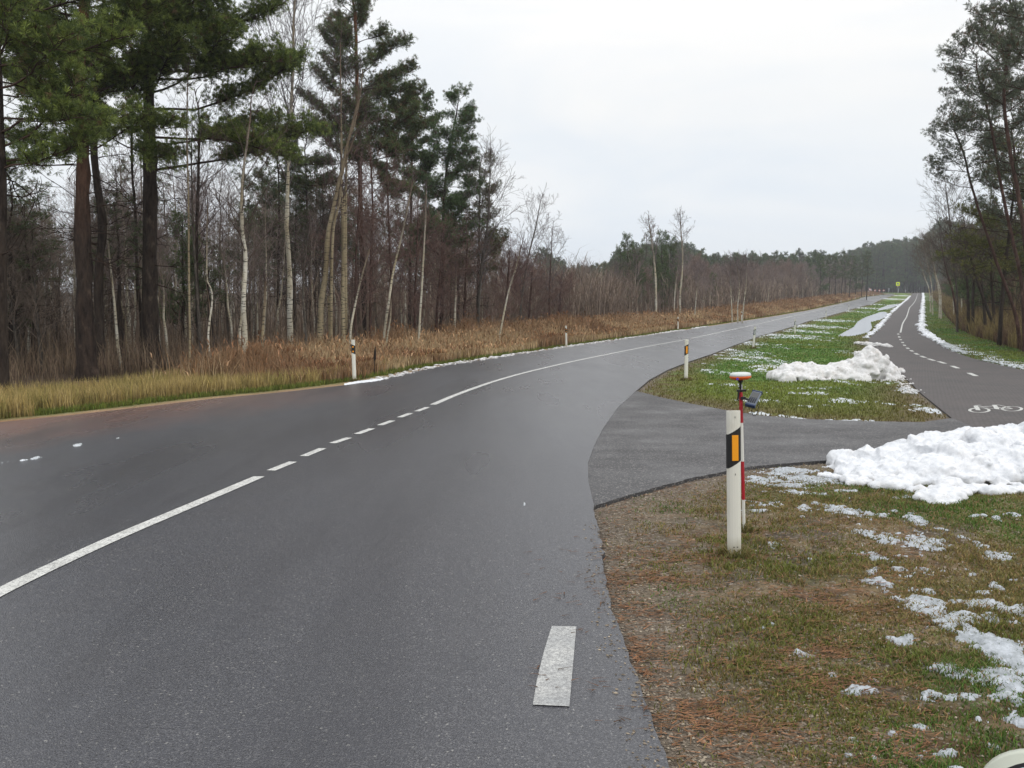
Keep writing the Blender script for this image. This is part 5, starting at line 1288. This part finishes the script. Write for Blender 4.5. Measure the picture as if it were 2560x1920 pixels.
for k in PR:
    for o in PR[k]:
        if o.name not in USED:
            for c in list(o.children): bpy.data.objects.remove(c)
            bpy.data.objects.remove(o)
        elif '_H' in o: pass
for o in bpy.data.objects:
    if '_H' in o: del o['_H']
# ------------------------------------------------------------------ street furniture
def box(bm, c, s, rot=None):
    mt = Matrix.Translation(c) @ (rot or Matrix()) @ Matrix.Diagonal((*s, 1)); return bmesh.ops.create_cube(bm, size=1, matrix=mt)['verts']
def cyl(bm, a, b, r0, r1=None, k=12):
    a = Vector(a); b = Vector(b); d = b - a; q = d.to_track_quat('Z', 'Y').to_matrix().to_4x4()
    return bmesh.ops.create_cone(bm, cap_ends=True, segments=k, radius1=r0, radius2=r0 if r1 is None else r1, depth=d.length, matrix=Matrix.Translation((a + b) / 2) @ q)['verts']
def bobj(name, bm, m, parent=None, bevel=0, sm=False):
    me = bpy.data.meshes.new(name); bm.to_mesh(me); bm.free(); o = link(name, me, m, parent, sm)
    if bevel: b = o.modifiers.new('b', 'BEVEL'); b.width = bevel; b.segments = 2; b.limit_method = 'ANGLE'
    return o
m_post = mat('white_plastic', (.66, .65, .58), .55, .4); n_ = NB(m_post); n_.base(n_.mix(n_.g(n_.new('ShaderNodeSeparateXYZ', {0: n_.co()}).outputs[2], .0, .13), (.34, .31, .23), n_.mix(n_.g(n_.noise(n_.co((1, 1, .3)), 9, 5, .7), .5, .8), (.68, .67, .60), (.50, .48, .40))))
m_black = mat('black_band', (.012, .012, .012), .5, .4); m_amber = mat('amber_reflector', (.85, .33, .008), .35, .5); m_white = mat('white_reflector', (.62, .66, .64), .3, .5)
m_green = mat('dark_green_band', (.018, .03, .024), .5, .4)
PW, PD, PHt = .090, .045, .97
def post_section(z, w=PW, d=PD, grow=0, k=9):
    """D shaped section: flat back, rounded front toward -Y"""
    o = []
    for i in range(k):
        t = math.pi * i / (k - 1); o.append((-(w / 2 + grow) * math.cos(t), -(d + grow) * math.sin(t) ** .8 * .75 , z))
    o += [(w / 2 + grow, .012 + grow, z), (-w / 2 - grow, .012 + grow, z)]
    return o
def shell(name, z0f, z1f, m, parent, grow=0, x0=None, x1=None, closed=True, z2=None):
    bm = bmesh.new(); S0 = post_section(0, grow=grow)
    lo = [bm.verts.new((x, y, z0f(x))) for x, y, _ in S0]; hi = [bm.verts.new((x, y, z1f(x))) for x, y, _ in S0]
    n = len(lo)
    for i in range(n): bm.faces.new((lo[i], lo[(i + 1) % n], hi[(i + 1) % n], hi[i]))
    bm.faces.new(hi); bm.faces.new(lo[::-1]); return bobj(name, bm, m, parent)
def delineator(kind):
    """kind: near (amber bar, band rising right), far_left (two amber dots, band falling right), white (white bar in dark band)"""
    root = empty('reflector_post'); sl = .6 if kind != 'dots' else -.45
    shell('post', lambda x: -.15, lambda x: PHt + (.0 if abs(x) > .04 else .004), m_post, root)
    z0, z1 = (.614, .841) if kind != 'dots' else (.645, .850)
    shell('band', lambda x: z0 + sl * x, lambda x: z1 + sl * x, m_black if kind != 'white' else m_green, root, .0018)
    if kind == 'dots':
        for z in (.803, .692):
            bm = bmesh.new(); cyl(bm, (0, -.030, z), (0, -.0385, z), .021, .019, 20); bobj('reflector', bm, m_amber, root)
    else:
        bm = bmesh.new(); z = .7265; box(bm, (0, -.0362, z), (.042, .006, .17)); bobj('reflector', bm, m_amber if kind == 'amber' else m_white, root, .0015)
        bm = bmesh.new()
        for s_ in (-1, 1): box(bm, (s_ * .012 , -.0350, .06), (.007, .004, .006)); box(bm, (0, -.0350, .93 if s_ > 0 else .55), (.003, .003, .012))
        bobj('rivet', bm, m_black, root)
    return root
PK = {k: delineator(k) for k in ('amber', 'dots', 'white')}; first = set()
def put_post(kind, px, py, label, lean=0, grp=None, zoff=0, rz=0, s=1.0):
    r_ = PK[kind]
    if kind in first:
        src = r_; r_ = src.copy(); COL.objects.link(r_)
        for c in src.children: d = c.copy(); COL.objects.link(d); d.parent = r_
    first.add(kind)
    x, y = G(px, py); r_.location = (x, y, float(zp(y)) + .015 + zoff); r_.rotation_euler = (0, lean, rz); r_.scale = (1, 1, s)
    tag(r_, label, 'road post', grp)
put_post('amber', 1836, 1381, 'large white roadside post with an amber bar, nearest to the camera', -.027, rz=.04)
put_post('amber', 1715, 948, 'white post with amber bar standing across the driveway mouth', 0)
put_post('white', 1883, 870, 'white post with white bar in a dark band, leaning slightly right, beyond the amber one', .07)
put_post('white', 1987, 834, 'second white barred post on the right verge beside the puddle', .0)
put_post('white', 2065, 795, 'third white barred post on the right verge, past the puddle', 0)
put_post('white', 2122, 778, 'fourth white barred post on the right verge', 0)
put_post('dots', 886, 949, 'white post with two amber dots, nearest on the left verge and leaning left', -.022)
put_post('dots', 1416, 866, 'second white post along the left verge in front of the reeds', -.03)
put_post('dots', 1695, 824.5, 'third white post along the left verge in front of the reeds', -.01)
put_post('dots', 1854, 802.5, 'fourth white post along the left verge, by three bright birch stems', -.01)
g_ = 'tiny far white posts along the road end'
for kd, px, py in (('dots', 2102.5, 757), ('dots', 2138, 748.6), ('dots', 2164, 742), ('white', 2201, 751), ('white', 2222, 744), ('dots', 2172, 740.5), ('dots', 2178, 740), ('dots', 2183.5, 739.8), ('white', 2235, 740)):
    put_post(kd, px, py, 'tiny white post beside the far end of the road', 0, g_)

# tufts of grass grown up round the feet of the near posts
PX = []
for px, py, rr, nn in ((1838, 1381, .09, 260), (1861, 1316, .05, 110), (1716, 948, .12, 200), (886, 949, .12, 160), (1883, 870, .14, 160)):
    gx, gy = G(px, py); th = rng.random(nn) * 6.283; q_ = rr * (.45 + .75 * rng.random(nn)); PX.append(np.stack([gx + q_ * np.cos(th), gy + q_ * np.sin(th)], 1))
PX = np.concatenate(PX); nn = len(PX); gz_ = ground_z(PX[:, 0], PX[:, 1])
V, Fc, Sz, C = blades(np.column_stack([PX, gz_ - .005]), (.03 + .07 * rng.random(nn)) * (1 + PX[:, 1] * .01), .004 + .0008 * PX[:, 1], .3 + .6 * rng.random(nn), rng.random(nn) * 6.28, mixc((.10, .12, .03), (.26, .19, .08), rng.random(nn)))
tag(link('grass_tufts', np_mesh('grass_tufts', V, Fc, Sz, C), M['blade']), 'longer grass tufts around the feet of the posts', 'grass', kind='stuff')

# survey pole with satellite receiver
m_red = mat('red_paint', (.36, .012, .022), .4, .4); m_wp = mat('white_pole_paint', (.66, .65, .60), .4, .4); m_blk = mat('black_plastic', (.015, .015, .017), .5, .3)
m_org = mat('orange_plastic', (.72, .13, .02), .45, .4); m_dome = mat('grey_white_dome', (.52, .56, .54), .4, .4); m_blue = mat('dark_blue_plastic', (.018, .035, .085), .45, .4)
m_gryp = mat('grey_blue_plastic', (.115, .135, .17), .5, .4); m_lens = mat('purple_lens', (.09, .05, .5), .2, .6); m_scr = mat('screen', (.045, .05, .05), .15, .5); m_chr = mat('steel', (.5, .5, .5), .3, .5, 1.0)
sx, sy = G(1860.5, 1316); sv = empty('survey_pole', (sx, sy, float(zp(sy)))); sv.rotation_euler = (.0, -.045, 0)
tag(sv, 'red and white survey pole with round orange receiver on top, behind the nearest post', 'survey pole')
zz = [-.06, .235, .525, .815, 1.045]
bm = bmesh.new(); cyl(bm, (0, 0, zz[0]), (0, 0, zz[1]), .011, .012, 16); bobj('pole', bm, m_wp, sv, sm=False)
for a, b, m_, r_ in ((zz[1], zz[2], m_red, .0125), (zz[2], zz[3], m_wp, .0122), (zz[3], zz[4], m_red, .0135)):
    bm = bmesh.new(); cyl(bm, (0, 0, a + .0005), (0, 0, b), r_, r_, 16); bobj('pole_section', bm, m_, sv)
bm = bmesh.new(); cyl(bm, (0, 0, 1.0455), (0, 0, 1.13), .0085, .0085, 12); cyl(bm, (0, 0, 1.075), (0, 0, 1.088), .014, .014, 12); cyl(bm, (0, 0, 1.115), (0, 0, 1.135), .016, .019, 12); bobj('antenna_neck', bm, m_blk, sv)
bm = bmesh.new(); cyl(bm, (.004, -.011, 1.05), (.008, -.011, 1.10), .005, .005, 8); bobj('screw', bm, m_chr, sv)
def lathe(prof, k=32):
    bm = bmesh.new(); rings = []
    for r_, z in prof:
        rings.append([bm.verts.new((r_ * math.cos(2 * PI * j / k), r_ * math.sin(2 * PI * j / k), z)) for j in range(k)])
    for a, b in zip(rings, rings[1:]):
        for j in range(k): bm.faces.new((a[j], a[(j + 1) % k], b[(j + 1) % k], b[j]))
    bm.faces.new(rings[0][::-1]); bm.faces.new(rings[-1]); return bm
rc = bobj('receiver', lathe([(.03, 1.135), (.055, 1.139), (.074, 1.149), (.079, 1.158), (.079, 1.164)]), m_org, sv, sm=True)
bobj('receiver_dome', lathe([(.0775, 1.1645), (.0785, 1.170), (.076, 1.180), (.068, 1.187), (.05, 1.191), (.02, 1.192)]), m_dome, rc, sm=True)
bm = bmesh.new(); cyl(bm, (-.037, -.058, 1.150), (-.040, -.071, 1.149), .010, .009, 14); bobj('lens', bm, m_lens, rc)
bm = bmesh.new(); box(bm, (.004, -.004, 1.056), (.066, .028, .016)); box(bm, (-.022, -.012, 1.018), (.010, .014, .07), Matrix.Rotation(.12, 4, 'Y')); box(bm, (.012, -.008, 1.00), (.035, .036, .022)); cyl(bm, (.02, -.01, 1.0), (.05, -.03, .985), .008, .008); bobj('clamp', bm, m_blk, sv, .002)
# handheld controller held by the clamp
hc = empty('handheld_controller', (sx + .045, sy - .02, float(zp(sy)) + .995)); tag(hc, 'grey and dark blue handheld controller clamped to the survey pole with a looped cable', 'controller')
# local: long axis tilted up to the right and away
_l = Vector((.5, .66, .56)).normalized(); _s = Vector((-.85, .5, .17)).normalized(); _n = _l.cross(_s)
if _n.z < 0: _s = -_s; _n = -_n
hr = Matrix((_l, _s, _n)).transposed().to_4x4()
def hbox(c, s, rot=hr):
    b_ = bmesh.new(); box(b_, (0, 0, 0), s, None)
    for v in b_.verts: v.co = rot @ (v.co + Vector(c))
    return b_
bobj('body', hbox((0, 0, 0), (.160, .072, .022)), m_gryp, hc, .008)
bobj('screen', hbox((.030, 0, .0118), (.062, .054, .003)), m_scr, hc, .001)
kp = bmesh.new()
for i in range(4):
    for j in range(4):
        b_ = box(kp, (-.052 + i * .013, -.022 + j * .0147, .0122), (.009, .010, .003))
for v in kp.verts: v.co = hr @ v.co
bobj('keypad', kp, m_blk, hc)
bobj('bumper', hbox((-.0785, 0, -.001), (.018, .078, .030)), m_blue, hc, .006)
bobj('bumper', hbox((.0785, 0, -.001), (.016, .078, .030)), m_blue, hc, .006)
bm = bmesh.new(); cyl(bm, (-.01, .01, -.025), (.012, .0, -.052), .018, .014, 14); bobj('mount', bm, m_blue, hc)
P = catmull([(-.012, -.01, -.045), (-.014, -.01, -.09), (-.004, -.012, -.122), (.016, -.012, -.118), (.030, -.01, -.085), (.030, -.008, -.045), (.022, 0, -.015)], 5)
V, Fc, Sz = sweep(P, [.0022] * len(P), 6); link('cable', np_mesh('cable', V, Fc, Sz), m_blk, hc, True)

# far signs
m_fy = mat('fluorescent_yellow', (.80, .95, .02), .4, .4); m_sr = mat('sign_red', (.45, .03, .03), .5, .3); m_sw = mat('sign_white', (.62, .60, .58), .5, .3); m_sb = mat('sign_blue', (.03, .09, .28), .5, .3); m_pole = mat('grey_metal', (.28, .28, .28), .5, .4, .6); m_sk = mat('sign_black', (.015, .015, .015), .5, .3)
x, y = G(2243.6, 738); sg = empty('crossing_sign', (x, y, float(zp(y)))); tag(sg, 'fluorescent yellow square crossing sign on a post at the far end of the road', 'road sign')
bm = bmesh.new(); cyl(bm, (0, 0, -.2), (0, 0, 4.3), .04); bobj('pole', bm, m_pole, sg)
bm = bmesh.new(); box(bm, (0, -.06, 3.95), (1.25, .03, 1.25)); bobj('yellow_board', bm, m_fy, sg, .01)
bm = bmesh.new(); box(bm, (0, -.085, 3.95), (.55, .012, .55)); pl = bobj('blue_plate', bm, m_sb, sg)
bm = bmesh.new(); vs = [bm.verts.new(p) for p in ((-.2, -.095, 3.76), (.2, -.095, 3.76), (0, -.095, 4.13))]; bm.faces.new(vs); bobj('white_triangle', bm, m_sw, pl)
bm = bmesh.new(); box(bm, (0, -.099, 3.92), (.05, .004, .14)); box(bm, (-.03, -.099, 3.82), (.03, .004, .10)); box(bm, (.03, -.099, 3.82), (.03, .004, .10)); cyl(bm, (0, -.099, 4.02), (0, -.103, 4.02), .03); bobj('pedestrian_figure', bm, m_sk, pl)
bm = bmesh.new(); vs = [bm.verts.new(p) for p in ((-.38, -.06, 3.2), (.38, -.06, 3.2), (0, -.06, 2.58))]; f_0 = bm.faces.new(vs[::-1]); bmesh.ops.solidify(bm, geom=[f_0], thickness=.02); bobj('red_border_triangle', bm, m_sr, sg)
bm = bmesh.new(); vs = [bm.verts.new(p) for p in ((-.22, -.09, 3.12), (.22, -.09, 3.12), (0, -.09, 2.75))]; bm.faces.new(vs); bobj('triangle_face', bm, m_sw, sg)
rs0 = None
for i, (px, py, pb) in enumerate(((2174, 723.5, 739), (2187, 726, 739.3), (2198, 726, 739.5), (2208.5, 726, 739.7))):
    x, y = G(px, pb); h = (pb - py) / F * y
    if rs0 is None:
        rs0 = rs = empty('round_sign'); 
        bm = bmesh.new(); cyl(bm, (0, 0, -.2), (0, 0, 2.3), .03); bobj('pole', bm, m_pole, rs)
        bm = bmesh.new(); cyl(bm, (0, -.04, 2.0), (0, -.06, 2.0), .36, .36, 24); bobj('red_rim', bm, m_sr, rs)
        bm = bmesh.new(); cyl(bm, (0, -.061, 2.0), (0, -.066, 2.0), .25, .25, 24); bobj('white_face', bm, m_sw, rs)
    else:
        rs = rs0.copy(); COL.objects.link(rs)
        for c in rs0.children: d = c.copy(); COL.objects.link(d); d.parent = rs
    rs.location = (x, y, float(zp(y))); rs.scale = (1, 1, h / 2.0)
    tag(rs, 'small round red rimmed sign, ' + ('leftmost', 'second from left', 'third from left', 'rightmost')[i] + ' of four at the road end', 'road sign')

# small scraps seen in the photograph
bx, by = D(795, 815); bs = empty('dead_stalk', (bx, by + 1.0, float(zp(by)) - .05)); tag(bs, 'dark withered stalk with a thick seed head right of the nearest left post', 'dead plant')
P = [Vector((0, 0, 0)), Vector((.01, 0, .25)), Vector((.0, 0, .42))]; V, Fc, Sz = sweep(P, [.012, .010, .012], 6); link('stem', np_mesh('stem', V, Fc, Sz), M['bark_dark'], bs)
P = [Vector((.0, 0, .42)), Vector((.02, 0, .5)), Vector((.03, 0, .66)), Vector((.03, 0, .8))]; V, Fc, Sz = sweep(P, [.012, .04, .035, .006], 7); link('seed_head', np_mesh('seed_head', V, Fc, Sz), M['bark_dark'], bs)

# vehicle whose wing mirror enters the lower right corner
m_rim = mat('pale_rim', (.46, .48, .40), .35, .5); m_glass = mat('mirror_glass', (.72, .80, .88), .06, .8, 1.0); m_body = mat('car_paint', (.10, .11, .10), .3, .5)
mc = at(2300, 1771, .85); car = empty('car', (mc.x + .42, .25, 0)); tag(car, 'car of which only the pale rimmed wing mirror shows in the lower right corner', 'car')
def disc(rx, rz, y0, y1, bulge, k=40):
    bm = bmesh.new(); rings = []
    for s_, yy in ((1.0, y0), (1.0, (y0 + y1) / 2), (.85, y1 - bulge * .3), (.5, y1)):
        rings.append([bm.verts.new((rx * s_ * abs(math.cos(2 * PI * j / k)) ** .85 * (1 if math.cos(2 * PI * j / k) >= 0 else -1), yy, rz * s_ * abs(math.sin(2 * PI * j / k)) ** .85 * (1 if math.sin(2 * PI * j / k) >= 0 else -1))) for j in range(k)])
    for a, b in zip(rings, rings[1:]):
        for j in range(k): bm.faces.new((a[j], a[(j + 1) % k], b[(j + 1) % k], b[j]))
    bm.faces.new(rings[-1]); bm.faces.new(rings[0][::-1]); return bm
mrot = Matrix.Rotation(math.radians(-30), 4, 'Z') @ Matrix.Rotation(math.radians(-16), 4, 'X')
off_ = mc - Vector(car.location)
def madd(name, bm, m, parent=car, sm=True):
    for v in bm.verts: v.co = (mrot @ v.co) + off_
    bmesh.ops.recalc_face_normals(bm, faces=bm.faces[:])
    return bobj(name, bm, m, parent, sm=sm)
mh = madd('mirror_housing', disc(.080, .062, -.012, .055, .02), m_rim)
bm = bmesh.new(); k = 48
R0 = [bm.verts.new((.069 * math.cos(2 * PI * j / k), -.0135, .052 * math.sin(2 * PI * j / k))) for j in range(k)]; bm.faces.new(R0); madd('mirror_glass', bm, m_glass, mh, False)
bm = bmesh.new(); R0 = [bm.verts.new((.073 * math.cos(2 * PI * j / k), -.0128, .056 * math.sin(2 * PI * j / k))) for j in range(k)]; bm.faces.new(R0); madd('mirror_seal', bm, m_blk, mh, False)
bm = bmesh.new(); cyl(bm, off_ + Vector((.06, .03, -.05)), Vector((.0, .06, off_.z - .12)), .022, .028, 14); bobj('mirror_arm', bm, m_blk, car, sm=True)
bm = bmesh.new(); prof = [(.05, .30), (.0, .55), (-.02, .80), (.0, .96), (.05, 1.0)]
A = [bm.verts.new((px_, .12, z_)) for px_, z_ in prof]; B = [bm.verts.new((px_ + .55, -1.1, z_)) for px_, z_ in prof]
for i in range(4): bm.faces.new((A[i], A[i + 1], B[i + 1], B[i]))
dr_ = bobj('door', bm, m_body, car, sm=True); sd2 = dr_.modifiers.new('s', 'SOLIDIFY'); sd2.thickness = -.06
print('objects', len(bpy.data.objects))
# ------------------------------------------------------------------ damp air
bm = bmesh.new(); bmesh.ops.create_cube(bm, size=1, matrix=Matrix.Translation((0, 460, 25)) @ Matrix.Diagonal((6600, 980, 54, 1)))
hz = bpy.data.materials.new('haze'); hz.use_nodes = True; hn = hz.node_tree; hn.nodes.clear()
ho = hn.nodes.new('ShaderNodeOutputMaterial'); hv = hn.nodes.new('ShaderNodeVolumePrincipled'); hv.inputs['Color'].default_value = (.86, .90, .95, 1); hv.inputs['Density'].default_value = HAZE; hv.inputs['Anisotropy'].default_value = .2
hn.links.new(hv.outputs[0], ho.inputs['Volume'])
tag(bobj('haze', bm, hz), 'thin damp haze that fades the far trees', 'haze', kind='stuff')
S.cycles.volume_bounces = 1
